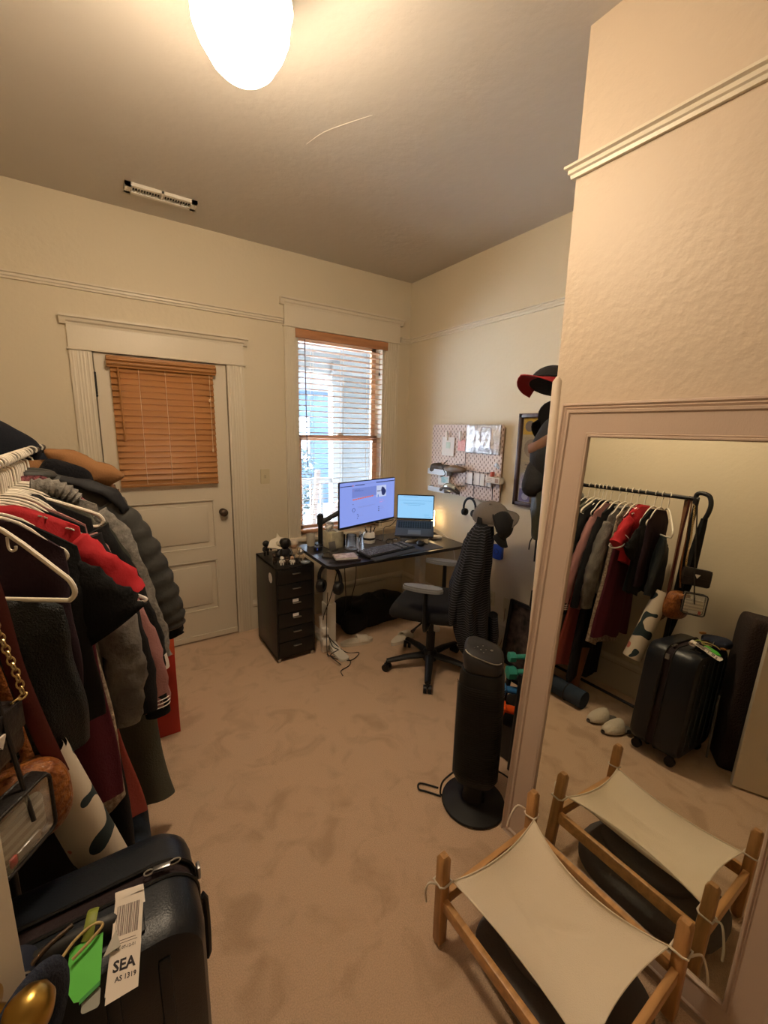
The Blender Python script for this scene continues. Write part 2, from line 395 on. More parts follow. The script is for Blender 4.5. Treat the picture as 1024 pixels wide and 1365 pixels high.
# switch and outlets
def plate(name, label, cat, c, R, w=.07, h=.115, kind='switch'):
    t = thing(name, label, cat, c); t.rotation_euler = (0, 0, 0)
    IV = mat('ivory_plate', (.55, .47, .30), .4)
    Q = Matrix.Translation(c) @ R.to_4x4()
    m = MB(); m.prism(rrect(w, h, .006), 0, .006, Q); m.build('plate', IV, t)
    m = MB()
    if kind == 'switch': m.prism(rrect(.012, .026, .002), .006, .013, Q)
    elif kind == 'outlet':
        for s in (-1, 1): m.prism(rrect(.03, .034, .012), .006, .009, Q @ Matrix.Translation((0, s*.024, 0)))
    if kind != 'blank': m.build('socket' if kind == 'outlet' else 'toggle', mat('ivory_dark', (.45, .38, .24), .4), t)
    return t
RB = basis(V((1, 0, 0)), V((0, 0, 1)), V((0, -1, 0)))      # faces -Y (back wall)
RR = basis(V((0, -1, 0)), V((0, 0, 1)), V((-1, 0, 0)))     # faces -X (right wall)
plate('light_switch', 'ivory light switch plate between the door and the window', 'switch', (1.04, D-.001, 1.235), RB)
plate('power_outlet', 'ivory power outlet on the right wall, nearer the desk', 'outlet', (R_-.001, 2.075, .36), RR, kind='outlet')
plate('wall_plate', 'blank ivory wall plate on the right wall above the baseboard', 'outlet', (R_-.001, 1.915, .355), RR, kind='blank')

# ------------------------------------------------------------------ outside the window : porch, neighbour, tree
PW = mat('porch_paint', (.10, .10, .098), .6)
SID = mat('siding_paint', (.075, .08, .08), .6)
por = thing('porch', 'white covered porch with post and beam seen through the window', 'porch', (2.3, 5.0, -.1))
m = MB(); m.bb(-1.5, 5, D+.16, 5.6, 2.62, 2.70); m.build('ceiling_boards', PW, por)
m = MB(); m.bb(-1.5, 5, 5.45, 5.6, 2.36, 2.62); m.build('beam', PW, por)
m = MB(); m.bb(2.72, 2.86, 5.40, 5.54, -.1, 2.5); m.bb(2.69, 2.89, 5.37, 5.57, 2.22, 2.30); m.build('post', PW, por)
m = MB(); m.bb(-1.5, 6, D+.16, 6.2, -.2, -.1); m.build('deck', mat('porch_deck', (.62, .64, .66), .7), por)
m = MB(); m.bb(-1.5, 2.72, 5.44, 5.50, .85, .92)
for k in range(26): m.bb(-1.2+k*.15, -1.16+k*.15, 5.45, 5.49, -.1, .85)
m.build('railing', PW, por)
m = MB(); m.box((2.2, 4.9, .50), (.06, .04, 1.2), Matrix.Rotation(.10, 3, 'Y')); m.box((2.3, 4.8, .40), (.06, .04, 1.2), Matrix.Rotation(.65, 3, 'Y')); m.box((2.5, 4.9, .25), (.7, .3, .03), Matrix.Rotation(-.5, 3, 'Y'))
tag(m.build('leaning_board', mat('board_wood', (.10, .08, .07), .7)), 'pale wooden boards leaning on the porch outside the window', 'boards')
sw = MB()
for k in range(20): sw.box((4.3, 5.6, -.1+k*.15), (3.0, .05, .148), Matrix.Rotation(-.12, 3, 'X'))
tag(sw.build('siding_wall', SID), 'pale grey clapboard wall beyond the porch post', 'wall')
nb = thing('neighbour_house', 'light blue house across the yard seen through the window', 'house', (2.2, 11, -.5))
m = MB(); m.bb(2.9, 6.4, 11, 15, -.5, 2.6); m.build('wall', mat('house_blue', (.04, .07, .11), .7), nb)
m = MB(); m.prism([(2.6, 2.6), (6.7, 2.6), (4.6, 3.6)], 10.8, 15.2, Matrix(((1, 0, 0, 0), (0, 0, 1, 0), (0, 1, 0, 0), (0, 0, 0, 1)))); m.build('roof', mat('house_roof', (.08, .085, .10), .8), nb)
for x in (3.4, 4.3):
    m = MB(); m.bb(x, x+.5, 10.95, 11, .8, 1.9); m.build('window', mat('house_pane', (.5, .58, .66), .2), nb)
m = MB()
rg = random.Random(4)
for k in range(900):
    a, b, rr = rg.random()*2*PI, math.acos(2*rg.random()-1), .95*rg.random()**.33
    c = V((3.05+rr*math.sin(b)*math.cos(a)*.8, 8.3+rr*math.sin(b)*math.sin(a)*.6, .55+rr*math.cos(b)*1.0))
    e = V((rg.uniform(-1, 1), rg.uniform(-1, 1), rg.uniform(-1, 1))).normalized(); f = e.orthogonal().normalized()
    m.raw([c-e*.07, c+f*.035, c+e*.07, c-f*.035], [[0, 1, 2, 3]])
tr = thing('garden_shrub', 'grey-green leafy shrub outside behind the porch railing', 'shrub', (3.05, 8.3, -.5))
m.build('foliage', mat('leaf_green', (.022, .040, .040), .6), tr)
m = MB(); m.tube([(3.05, 8.3, -.5), (3.0, 8.3, .2), (3.1, 8.3, .8)], [.06, .04, .02], 8); m.build('trunk', mat('bark', (.2, .15, .12), .9), tr)
m = MB(); m.bb(-20, 25, D+.16, 40, -.6, -.5); tag(m.build('yard_ground', mat('yard', (.60, .62, .62), .9)), 'pale ground of the yard outside', 'ground', kind='structure')
# ------------------------------------------------------------------ drawer cabinet
CAB = mat('black_brown_steel', (.007, .0065, .0065), .38)
cab = thing('drawer_cabinet', 'tall black six-drawer metal cabinet left of the desk', 'cabinet', (1.02, 2.78, 0))
cx0, cx1, cy0, cy1 = .885, 1.165, 2.60, 3.02
m = MB(); m.bb(cx0, cx0+.012, cy0, cy1, .03, .69, .003); m.bb(cx1-.012, cx1, cy0, cy1, .03, .69, .003); m.bb(cx0, cx1, cy0, cy1, .676, .69, .003)
m.bb(cx0, cx1, cy1-.01, cy1, .03, .69); m.bb(cx0, cx1, cy0+.01, cy1, .03, .045); m.build('body', CAB, cab)
dh = .105
for k in range(6):
    z0 = .050+k*dh
    d = MB().bb(cx0+.014, cx1-.014, cy0-.002, cy0+.38, z0, z0+dh-.005, .002).build('drawer', CAB, cab)
    zc = z0+dh*.62
    MB().box((1.03, cy0-.010, zc), (.058, .014, .005), None, .0015).build('handle', SILVER, d)
    if k in (2, 3): MB().box((1.022, cy0-.0035, zc+.016), (.042, .002, .020)).build('drawer_label', PAPER, d)
for x in (cx0+.02, cx1-.02):
    for y in (cy0+.02, cy1-.03):
        MB().box((x, y, .015), (.018, .018, .03), None, .004).build('foot', SILVER, cab)
MB().lathe([(.0, 0), (.036, 0), (.036, .001), (.0, .001)], (cx0-.0005, 2.70, .60), 24, Matrix.Rotation(-PI/2, 3, 'Y')).build('round_sticker', PAPER, cab)

# small toy figures on the cabinet : plain generic ones
SK = mat('figure_skin', (.55, .36, .24), .5); TAN = mat('figure_tan', (.42, .33, .22), .6)
def figure(x, y, s, mb, mh, label, rz=0, hairm=None):
    t = thing('toy_figure', label, 'figurine', (x, y, .69), rz, 'small toy figures on the cabinet')
    M = wm(t)
    q = MB()
    for k in (-1, 1): q.box(M @ V((k*.011*s, 0, .014*s)), (.012*s, .013*s, .028*s), None, .003*s)
    q.box(M @ V((0, 0, .040*s)), (.034*s, .018*s, .030*s), None, .006*s)
    for k in (-1, 1): q.tube([M @ V((k*.019*s, 0, .050*s)), M @ V((k*.026*s, -.008*s, .038*s)), M @ V((k*.022*s, -.018*s, .030*s))], .005*s, 8)
    q.build('body', mb, t)
    MB().ball(M @ V((0, 0, .072*s)), (.020*s, .018*s, .019*s), 16, 10).build('head', mh, t)
    if hairm: MB().lathe([(.0215*s, 0), (.0225*s, .008*s), (.017*s, .018*s), (.003*s, .022*s)], M @ V((0, .002*s, .074*s)), 16).build('hair', hairm, t)
    return t
figure(.935, 2.93, 1.25, BLACKP, BLACKP, 'slim all-black toy figure at the back left corner of the cabinet', .3)
figure(1.005, 2.73, 1.75, DKGREY, BLACKP, 'biggest black-headed toy figure in the middle of the cabinet top', -.4, BLACKP)
figure(1.072, 2.745, 1.55, TAN, SK, 'tan-faced toy figure with light hair right of the black-headed one', -.5, mat('hair_light', (.5, .42, .33), .7))
figure(.955, 2.66, .7, WHITEP, WHITEP, 'tiny white toy figure at the front left edge of the cabinet', -.2)
figure(.985, 2.645, .62, BRONZE, SK, 'tiny brown toy figure at the cabinet front, between the white ones', -.3, BRONZE)
figure(1.02, 2.64, .66, WHITEP, SK, 'tiny white-bodied toy figure with a bare head at the cabinet front', -.5)
figure(1.06, 2.65, .7, DKGREY, TAN, 'small grey toy figure nearest the cabinet front centre-right', -.5)
figure(1.10, 2.68, .95, TAN, SILVER, 'small silver-headed toy figure beside the round blue base', -.6)
figure(1.12, 2.76, .9, SILVER, TAN, 'small pale toy figure at the right edge behind the round base', -.6)
figure(.925, 2.72, .75, BRONZE, BRONZE, 'small dark bronze toy figure left of the big black-headed one', .2)
st = tag(MB().lathe([(.032, .69), (.034, .693), (.034, .699), (.030, .702), (.002, .702)], (1.115, 2.635, 0), 24).build('display_base', mat('blue_grey_gloss', (.2, .24, .28), .2)), 'round blue-grey display disc at the front right of the cabinet top', 'base')
# white swept-wing toy spacecraft at the back
sh = thing('toy_spacecraft', 'cream-white toy craft with swept wings at the back of the cabinet', 'toy', (1.02, 2.90, .69))
CRM = mat('cream_plastic', (.72, .66, .54), .4)
MB().lathe([(.05, .69), (.052, .70), (.03, .71), (.012, .72), (.012, .76)], (1.02, 2.90, 0), 20).build('stand', BLACKP, sh)
MB().prism([(-.095, -.02), (-.06, .035), (-.012, .05), (0, .085), (.012, .05), (.06, .035), (.095, -.02), (.05, -.03), (0, -.045), (-.05, -.03)], 0, .012, Matrix.Translation((1.02, 2.89, .775)) @ Matrix.Rotation(.95, 4, 'X')).build('wings', CRM, sh)
MB().ball((1.02, 2.875, .785), (.028, .03, .024), 18, 10).build('hull', CRM, sh)

# ------------------------------------------------------------------ desk
ZD = .74
desk = thing('standing_desk', 'black-topped standing desk with white steel T legs below the window', 'desk', (1.74, 2.6, 0))
def desk_out(r=.06):
    o = rrect(1.18, .60, r, 6); return [(x, y) for x, y in o]
DM = Matrix.Translation((1.745, 2.60, 0)) @ Matrix.Rotation(-.035, 4, 'Z')
MB().prism(desk_out(), ZD-.022, ZD, DM).build('desktop', mat('black_desktop', (.018, .016, .016), .28, bump=.05, bscale=200), desk)
m = MB(); m.box((1.745, 2.62, ZD-.045), (.95, .07, .04), None, .004); m.box((1.33, 2.62, ZD-.03), (.07, .50, .012)); m.box((2.16, 2.62, ZD-.03), (.07, .50, .012)); m.build('crossbar', WHITEM, desk)
for x in (1.305, 2.16):
    m = MB(); m.box((x, 2.66, .38), (.065, .075, .66), None, .006); m.box((x, 2.66, .20), (.078, .088, .30), None, .006); m.build('leg', WHITEM, desk)
    m = MB(); m.prism(rrect(.075, .62, .035, 6), .004, .020, Matrix.Translation((x, 2.70, 0))); m.prism([(-.20, .02), (.20, .02), (.06, .06), (-.06, .06)], -.03, .03, Matrix.Translation((x, 2.70, 0)) @ basis(V((0, 1, 0)), V((0, 0, 1)), V((1, 0, 0))).to_4x4())
    m.build('foot', WHITEM, desk)
MB().lathe([(.03, ZD), (.031, ZD+.002), (.02, ZD+.003), (.001, ZD+.003)], (1.225, 2.42, 0), 20).build('cable_port', DKGREY, desk)

# ---- monitor on clamp arm
mon = thing('monitor', 'large thin-bezel computer monitor showing a pale lilac web page', 'monitor', (1.64, 2.66, .91))
a0, b0 = V((1.345, 2.575, .905)), V((1.935, 2.745, .905))
xr = (b0-a0).normalized(); nn = xr.cross(V((0, 0, 1))).normalized()   # points to the room (-Y)
if nn.y > 0: nn = -nn
RM = basis(xr, V((0, 0, 1)), nn); W_, H_ = (b0-a0).length, .338
cM = (a0+b0)/2+V((0, 0, H_/2))
def scr(o, RMx, c):   # place helper: x right, y up, z out
    return Matrix.Translation(c) @ RMx.to_4x4()
QM = scr(None, RM, cM)
m = MB(); m.prism(rrect(W_, H_, .006), -.012, 0, QM); m.prism(rrect(W_*.6, H_*.6, .03), -.04, -.012, QM); m.build('housing', BLACKP, mon)
def emat(n, c, s=1.0): return mat(n, (0.01, 0.01, 0.01), .4, emis=c, estr=s*.27)
SCRN = emat('screen_lilac', (.30, .40, .98), .95)
MB().prism(rrect(W_-.012, H_-.022, .002), 0, .0006, QM @ Matrix.Translation((0, .005, 0))).build('screen', SCRN, mon)
def patch(parent, Q, name, x0, y0, x1, y1, mt, lift=.0009, W=None, HH=None):
    cx, cy = (x0+x1)/2-.5, .5-(y0+y1)/2
    return MB().prism(rrect((x1-x0)*W, (y1-y0)*HH, .0005, 1), .0006, lift+.0004, Q @ Matrix.Translation((cx*W, cy*HH+.004, 0)))\
        .build(name, mt, parent)
NAV = emat('page_navy', (.03, .04, .16), .8); ORG = emat('page_orange', (.95, .22, .16), .8); HDR = emat('page_header', (.22, .30, .80), .9)
WHT = emat('page_white', (.62, .70, 1.0), .95); GRB = emat('page_soft', (.27, .32, .74), .9); PNK = emat('page_pink', (.62, .36, .86), .9)
for r in ((.0, .068, .20, .085), (.25, .062, .42, .082), (.63, .045, .99, .068)): patch(mon, QM, 'nav_bar', *r, NAV, W=W_-.014, HH=H_-.024)
patch(mon, QM, 'nav_logo', .205, .064, .225, .088, ORG, W=W_-.014, HH=H_-.024)
patch(mon, QM, 'tab_strip', .43, .050, .61, .060, GRB, W=W_-.014, HH=H_-.024)
patch(mon, QM, 'header_banner', .20, .14, .64, .36, HDR, W=W_-.014, HH=H_-.024)
patch(mon, QM, 'photo_panel', .64, .14, .83, .42, WHT, .0014, W=W_-.014, HH=H_-.024)
m = MB()
for x, y, r in ((.755, .215, .012), (.765, .26, .022), (.79, .30, .020), (.775, .325, .022)): m.lathe([(r, 0), (r, .0012), (.0005, .0012)], QM @ V(((x-.5)*(W_-.014), (.5-y)*(H_-.024)+.004, .0016)), 16, RM)
m.box(QM @ V(((.68-.5)*W_, (.5-.275)*H_, .0022)), (.04, .006, .001), RM); m.build('person_silhouette', NAV, mon)
patch(mon, QM, 'blue_mark', .665, .36, .68, .42, emat('page_blue', (.05, .25, .8), .8), .002, W=W_-.014, HH=H_-.024)
for k in range(9): patch(mon, QM, 'headline_word', .21+k*.042, .385-k*.004, .245+k*.042, .415-k*.004, ORG, W=W_-.014, HH=H_-.024)
for x0, y0, x1, y1, mt in ((.24, .175, .33, .192, NAV), (.24, .20, .40, .214, NAV), (.21, .17, .225, .20, ORG), (.21, .50, .225, .515, NAV), (.30, .58, .62, .588, GRB), (.30, .60, .55, .608, GRB), (.70, .49, .78, .50, PNK), (.70, .55, .76, .562, PNK), (.71, .535, .79, .545, PNK),
    (.68, .66, .70, .68, NAV), (.68, .705, .70, .725, NAV), (.68, .75, .70, .77, NAV), (.72, .665, .78, .672, GRB), (.72, .71, .79, .717, GRB), (.29, .75, .31, .765, NAV), (.30, .795, .32, .81, NAV), (.29, .845, .305, .86, NAV), (.33, .80, .40, .806, GRB), (.21, .72, .24, .727, GRB)):
    patch(mon, QM, 'text_line', x0, y0, x1, y1, mt, W=W_-.014, HH=H_-.024)
MB().tube([QM @ V(((.235-.5)*W_+.014*math.cos(t), (.5-.62)*H_+.014*math.sin(t), .0015)) for t in [k*PI/10 for k in range(20)]], .0015, 6, closed=True).build('ring_mark', NAV, mon)
arm = thing('monitor_mount', 'black clamp-on monitor arm behind the tissue box', 'monitor mount', (1.33, 2.83, ZD))
m = MB(); m.box((1.33, 2.845, ZD+.006), (.09, .09, .012), None, .004); m.cyl((1.33, 2.85, ZD), (1.33, 2.85, ZD+.24), .018, n=16); m.cyl((1.33, 2.85, ZD+.16), (1.33, 2.85, ZD+.23), .026, n=16); m.build('post', BLACKP, arm)
m = MB(); m.tube([(1.33, 2.85, ZD+.17), (1.42, 2.82, ZD+.22), (1.55, 2.78, ZD+.29)], [.022, .018, .022], 10); m.build('lower_arm', DKGREY, arm)
m = MB(); m.tube([(1.55, 2.78, ZD+.29), (1.60, 2.75, ZD+.31), (1.64, 2.715, ZD+.33)], [.022, .018, .02], 10); m.build('upper_arm', DKGREY, arm)

# ---- laptop on stand
lap = thing('laptop', 'open grey laptop with a light blue screen raised on a stand', 'laptop', (2.0, 2.6, .8))
A, B = V((1.965, 2.745, .895)), V((2.195, 2.56, .895))
lx = (B-A).normalized(); ln = V((lx.y, -lx.x, 0)); ln = ln if ln.y < 0 else -ln
Rl = basis(lx, (V((0, 0, 1))-ln*.05).normalized(), lx.cross((V((0, 0, 1))-ln*.05).normalized()))
cl = (A+B)/2+V((0, 0, .104))
QL = Matrix.Translation(cl) @ Rl.to_4x4()
LW, LH = .30, .205
sg = 1 if (Rl @ V((0, 0, 1))).dot(ln) > 0 else -1
MB().prism(rrect(LW, LH, .008), -.006*sg, 0, QL).build('lid', DKGREY, lap)
SC2 = emat('screen_cyan', (.30, .62, .95), 1.15)
MB().prism(rrect(LW-.014, LH-.022, .003), 0, .0006*sg, QL @ Matrix.Translation((0, .003, 0))).build('screen', SC2, lap)
for y, w in ((.055, .26), (.036, .18), (.028, .17), (.018, .10)):
    MB().box(QL @ V((-.01*(w < .2), y, .0011*sg)), (w, .0018, .0006), Rl).build('text_line', emat('page_teal', (.10, .36, .62), .9), lap)
for x, y, w in ((-.04, .086, .12), (.09, -.06, .04), (.10, -.075, .05)):
    MB().box(QL @ V((x, y, .0011*sg)), (w, .0022, .0006), Rl).build('text_line', emat('page_teal', (.10, .36, .62), .9), lap)
dn = (ln*.205+V((0, 0, -.085))); bx = basis(lx, dn.normalized(), lx.cross(dn.normalized()))
cb = (A+B)/2+dn/2
LG = mat('laptop_grey', (.075, .08, .09), .4, .4)
QB = Matrix.Translation(cb) @ bx.to_4x4(); up = 1 if (bx @ V((0, 0, 1))).z > 0 else -1
m = MB(); m.prism(rrect(LW, .215, .010), -.013*up, 0, QB); base_o = m.build('base', LG, lap)
kb = MB()
for r in range(5):
    for k in range(14): kb.box(QB @ V((-.125+k*.0192, -.075+r*.0175, .001*up)), (.016, .0145, .002), bx)
kb.build('keyboard', BLACKP, base_o)
MB().box(QB @ V((0, .06, .0006*up)), (.10, .06, .001), bx).build('trackpad', mat('trackpad', (.17, .18, .2), .3, .4), base_o)
ls = thing('laptop_stand', 'dark laptop stand under the raised laptop', 'stand', (2.06, 2.62, ZD))
fm = (A+B)/2; f0 = V((fm.x, fm.y, 0))
m = MB(); m.box(f0+ln*.08+V((0, 0, ZD+.004)), (.22, .20, .008), RZ(math.atan2(lx.y, lx.x)), .003)
m.tube([f0+ln*.02-lx*.0+V((0, 0, ZD+.008)), f0+ln*.06+V((0, 0, .80))], .022, 10)
m.box(cb+V((0, 0, -.022)), (.22, .20, .006), bx, .002); m.build('frame', DKGREY, ls)

# ---- desk items
dm = thing('desk_mat', 'dark slate-blue desk mat under keyboard and mouse', 'mat', (1.85, 2.42, ZD))
MB().prism(rrect(.50, .26, .012), ZD+.0002, ZD+.0030, Matrix.Translation((1.86, 2.455, 0)) @ Matrix.Rotation(-.04, 4, 'Z')).build('cloth_top', mat('mat_blue', (.03, .04, .075), .7), dm)
kbd = thing('keyboard', 'black full-size keyboard with wrist rest at the desk front edge', 'keyboard', (1.68, 2.42, ZD))
KM = Matrix.Translation((1.665, 2.445, ZD+.004)) @ Matrix.Rotation(.13, 4, 'Z') @ Matrix.Rotation(.06, 4, 'X'); KR = KM.to_3x3()
MB().box(KM @ V((0, 0, .008)), (.44, .15, .018), KR, .005).build('case', BLACKP, kbd)
for nm_, cs in (('main_keys', range(15)), ('arrow_keys', range(16, 18)), ('number_keys', range(19, 21))):
    k_ = MB()
    for r in range(6):
        for c in cs: k_.box(KM @ V((-.205+c*.0205, -.055+r*.0215, .0215)), (.0175, .018, .010), KR, .003)
    k_.build(nm_, mat('keycap_grey', (.10, .10, .105), .5), kbd)
MB().box(KM @ V((.0, -.105, .004)), (.43, .06, .014), KR, .006).build('wrist_rest', mat('rest_fabric', (.04, .045, .055), .85), kbd)
ms = thing('computer_mouse', 'black computer mouse on the blue mat', 'mouse', (1.99, 2.46, ZD))
MB().ball((1.99, 2.455, ZD+.016), (.055, .034, .024), 20, 10, RZ(.8)).build('shell', BLACKP, ms)
MB().cyl((1.995, 2.435, ZD+.036), (2.0, 2.44, ZD+.036), .006, n=10).build('scroll_wheel', DKGREY, ms)
wr = tag(MB().ball((1.975, 2.555, ZD+.014), (.06, .024, .012), 20, 8, RZ(.05)).build('wrist_cushion', mat('cushion_beige', (.55, .48, .38), .8)), 'beige oval wrist cushion behind the mouse', 'cushion')
ch = thing('charger_hub', 'white plastic charging hub with cable at the desk right end', 'charger', (2.24, 2.55, ZD))
MB().box((2.235, 2.56, ZD+.013), (.09, .055, .024), RZ(-.3), .008).build('housing', WHITEP, ch)
MB().box((2.17, 2.60, ZD+.007), (.10, .05, .012), RZ(-.2), .005).build('dish', WHITEP, ch)
m = MB(); m.tube([(2.20, 2.58, ZD+.012), (2.15, 2.66, ZD+.06), (2.24, 2.74, ZD+.08), (2.33, 2.62, ZD+.03), (2.36, 2.50, ZD-.05), (2.38, 2.45, ZD-.3)], .003, 8, smooth=6); m.build('cable', WHITEP, ch)
# tissue box
tb = thing('tissue_box', 'square cream tissue box with a tissue pulled up', 'tissue box', (1.385, 2.74, ZD))
MB().box((1.385, 2.745, ZD+.062), (.112, .112, .124), RZ(.12), .003).build('box', mat('tissue_box_card', (.50, .46, .33), .7, var=.12, vscale=30), tb)
m = MB()
m.grid(lambda i, j: V((1.36+.05*(j/9-.5)*(1-i/11*.4)+.02*math.sin(j*1.7+i*.6)-.012*i/11, 2.735+.018*math.sin(j*2.1)+.01*math.cos(i*1.1+j), ZD+.122+i/11*.078-.012*abs(j/9-.5))), 12, 10)
o = m.build('tissue', mat('tissue', (.8, .78, .78), .9), tb, ang=180); md = o.modifiers.new('s', 'SOLIDIFY'); md.thickness = .0012
# glass jar, small bottle, cup
gj = thing('glass_jar', 'clear straight-sided glass jar in the middle of the desk', 'jar', (1.47, 2.61, ZD))
MB().lathe([(.0, .004), (.036, .004), (.038, .012), (.038, .108), (.036, .112), (.034, .108), (.034, .014), (.0, .010)], (1.47, 2.62, ZD), 32, cap=False).build('glass', CLEAR, gj)
MB().lathe([(.001, 0), (.050, 0), (.052, .003), (.05, .006), (.001, .006)], (1.47, 2.62, ZD-.0), 28).build('coaster', DKGREY, gj)
sb = thing('spray_bottle', 'small clear spray bottle right of the glass jar', 'bottle', (1.58, 2.66, ZD))
MB().lathe([(.001, 0), (.018, 0), (.018, .07), (.010, .082), (.010, .088), (.001, .088)], (1.60, 2.70, ZD), 18).build('body', CLEAR, sb)
MB().lathe([(.011, .088), (.011, .104), (.004, .108)], (1.60, 2.70, ZD), 16).build('cap', WHITEP, sb)
pn = thing('pen_cup', 'rounded white and black pen holder with pens behind the keyboard', 'pen holder', (1.69, 2.73, ZD))
m = MB(); m.lathe([(.046, 0), (.050, .02), (.049, .05), (.043, .075), (.034, .085), (.028, .084), (.028, .07)], (1.69, 2.73, ZD), 28); m.build('cup', WHITEP, pn)
m = MB(); m.lathe([(.0505, .026), (.0515, .034), (.0505, .044)], (1.69, 2.73, ZD), 28, cap=False); m.build('black_band', BLACKP, pn)
for dx, dy, l, mt in ((-.012, .01, .045, SILVER), (.012, .008, .04, BLACKP), (.022, -.008, .035, BLACKP), (-.02, -.01, .03, DKGREY)):
    MB().cyl((1.69+dx, 2.73+dy, ZD+.06), (1.69+dx*2.2, 2.73+dy*1.6, ZD+.085+l), .0045, n=8).build('pen', mt, pn)
pot = tag(MB().lathe([(.028, 0), (.036, .085), (.034, .09), (.031, .085), (.025, .006), (.001, .004)], (1.255, 2.86, ZD), 24).build('frosted_cup', mat('frosted_plastic', (.6, .56, .48), .5, trans=.4)), 'frosted plastic cup at the desk back left corner', 'cup')
pb = thing('usb_hub', 'small black box glowing blue at the desk left edge', 'usb hub', (1.245, 2.71, ZD))
MB().box((1.245, 2.71, ZD+.014), (.055, .04, .028), RZ(.3), .005).build('housing', BLACKP, pb)
MB().box((1.241, 2.689, ZD+.018), (.03, .002, .010), RZ(.3)).build('status_light', emat('led_blue', (.05, .12, 1), 2.0), pb)
bs = thing('notebook', 'notebook with white patterned cover, top of the two books by the keyboard', 'notebook', (1.31, 2.42, ZD+.015))
MB().box((1.31, 2.42, ZD+.0215), (.15, .105, .012), RZ(-.25), .002).build('pages', PAPER, bs)
MB().box((1.31, 2.42, ZD+.029), (.152, .107, .002), RZ(-.25)).build('cover', mat('speckled_cover', (.62, .55, .52), .5, col2=(.3, .22, .22), vscale=40), bs)
tag(MB().box((1.32, 2.41, ZD+.0075), (.16, .11, .014), RZ(-.18), .002).build('book', mat('dark_book', (.03, .02, .02), .5)), 'thin dark book under the white notebook', 'book')
ph = thing('phone_stand', 'small grey metal phone stand in front of the tissue box', 'phone stand', (1.33, 2.62, ZD))
m = MB(); m.box((1.325, 2.62, ZD+.003), (.07, .075, .006), RZ(.2), .002); m.box((1.328, 2.645, ZD+.035), (.058, .006, .072), RZ(.2) @ Matrix.Rotation(-.25, 3, 'X'), .002); m.box((1.322, 2.60, ZD+.018), (.058, .005, .026), RZ(.2) @ Matrix.Rotation(.4, 3, 'X'), .002)
m.build('stand', mat('zinc', (.22, .21, .2), .4, .8), ph)
tag(MB().prism(rrect(.075, .15, .01), ZD+.0005, ZD+.009, Matrix.Translation((1.275, 2.53, 0)) @ Matrix.Rotation(1.0, 4, 'Z')).build('mobile_phone', mat('phone_black', (.05, .04, .035), .2)), 'dark phone lying flat left of the notebook', 'phone')
tag(MB().box((1.462, 2.745, ZD+.045), (.04, .03, .09), None, .004).build('dark_box', BLACKP), 'narrow black box right of the tissue box', 'box')
sg_ = thing('eyeglasses', 'folded black eyeglasses in front of the laptop stand', 'eyeglasses', (1.80, 2.60, ZD))
m = MB()
for x in (1.79, 1.85): m.tube([(x+.024*math.cos(t), 2.60, ZD+.024+.020*math.sin(t)) for t in [k*PI/7 for k in range(14)]], .0028, 8, closed=True)
m.tube([(1.812, 2.60, ZD+.03), (1.82, 2.60, ZD+.034), (1.828, 2.60, ZD+.03)], .0025, 8); m.build('frame', BLACKP, sg_)
m = MB(); m.tube([(1.766, 2.60, ZD+.03), (1.76, 2.66, ZD+.02), (1.80, 2.70, ZD+.004)], .0025, 8); m.tube([(1.874, 2.60, ZD+.03), (1.88, 2.66, ZD+.02), (1.84, 2.70, ZD+.004)], .0025, 8); m.build('temple', BLACKP, sg_)
m = MB(); m.tube([(1.70, 2.80, ZD+.012), (1.78, 2.75, ZD+.005), (1.80, 2.70, ZD+.01), (1.85, 2.76, ZD+.09), (1.93, 2.78, ZD+.10), (1.97, 2.76, ZD+.15)], .003, 8, smooth=6)
tag(m.build('charging_cable', BLACKP), 'black charging cable looping up to the laptop', 'cable')
m = MB(); m.tube([(1.80, 2.86, ZD+.16), (1.88, 2.83, ZD+.13), (1.96, 2.80, ZD+.155), (2.0, 2.76, ZD+.15)], .003, 8, smooth=6); m.tube([(1.78, 2.87, ZD+.13), (1.88, 2.85, ZD+.115), (1.97, 2.80, ZD+.14)], .0035, 8, smooth=6)
tag(m.build('monitor_cable', BLACKP), 'pair of thin cables running from monitor to laptop', 'cable')

# ---- headphones hung at the desk corner
hp = thing('headphones', 'black over-ear headphones hanging from the desk front left corner', 'headphones', (1.19, 2.37, .6))
def headset(t, c, s, R, band=BLACKP, cup=BLACKP, hw=.075, hh=.10, cr=.042):
    c = V(c)
    m = MB(); m.tube([c+R @ V((hw*s*math.cos(a), 0, hh*s*math.sin(a))) for a in [-.35+k*(PI+.7)/16 for k in range(17)]], .008*s, 8, flat=1.6, side=R @ V((0, 1, 0))); m.build('headband', band, t)
    for k in (-1, 1):
        p = c+R @ V((k*hw*.93*s, 0, -.045*s)); ax = R @ V((k, .0, 0))
        q = basis(ax.orthogonal().normalized(), ax.cross(ax.orthogonal().normalized()), ax)
        m = MB(); m.lathe([(cr*s, -.02*s), (cr*1.05*s, -.008*s), (cr*.98*s, .006*s), (cr*.7*s, .016*s), (.002, .018*s)], p, 22, q); e = m.build('ear_cup', cup, t)
        m = MB(); m.tube([p-ax*.024*s+q @ V((cr*.72*s*math.cos(a), cr*.72*s*math.sin(a), 0)) for a in [k2*PI/8 for k2 in range(16)]], .011*s, 8, closed=True); m.build('ear_pad', cup, t)
headset(hp, (1.185, 2.40, .625), 1.05, RZ(-.9))
MB().box((1.185, 2.40, .722), (.03, .05, .008), None, .002).build('hook', BLACKP, hp)
m = MB(); m.tube([(1.17, 2.40, .54), (1.175, 2.43, .30), (1.20, 2.47, .05), (1.25, 2.50, .006), (1.33, 2.40, .006), (1.30, 2.33, .006), (1.22, 2.30, .006), (1.20, 2.24, .006)], .0028, 8, smooth=6); m.build('cord', BLACKP, hp)

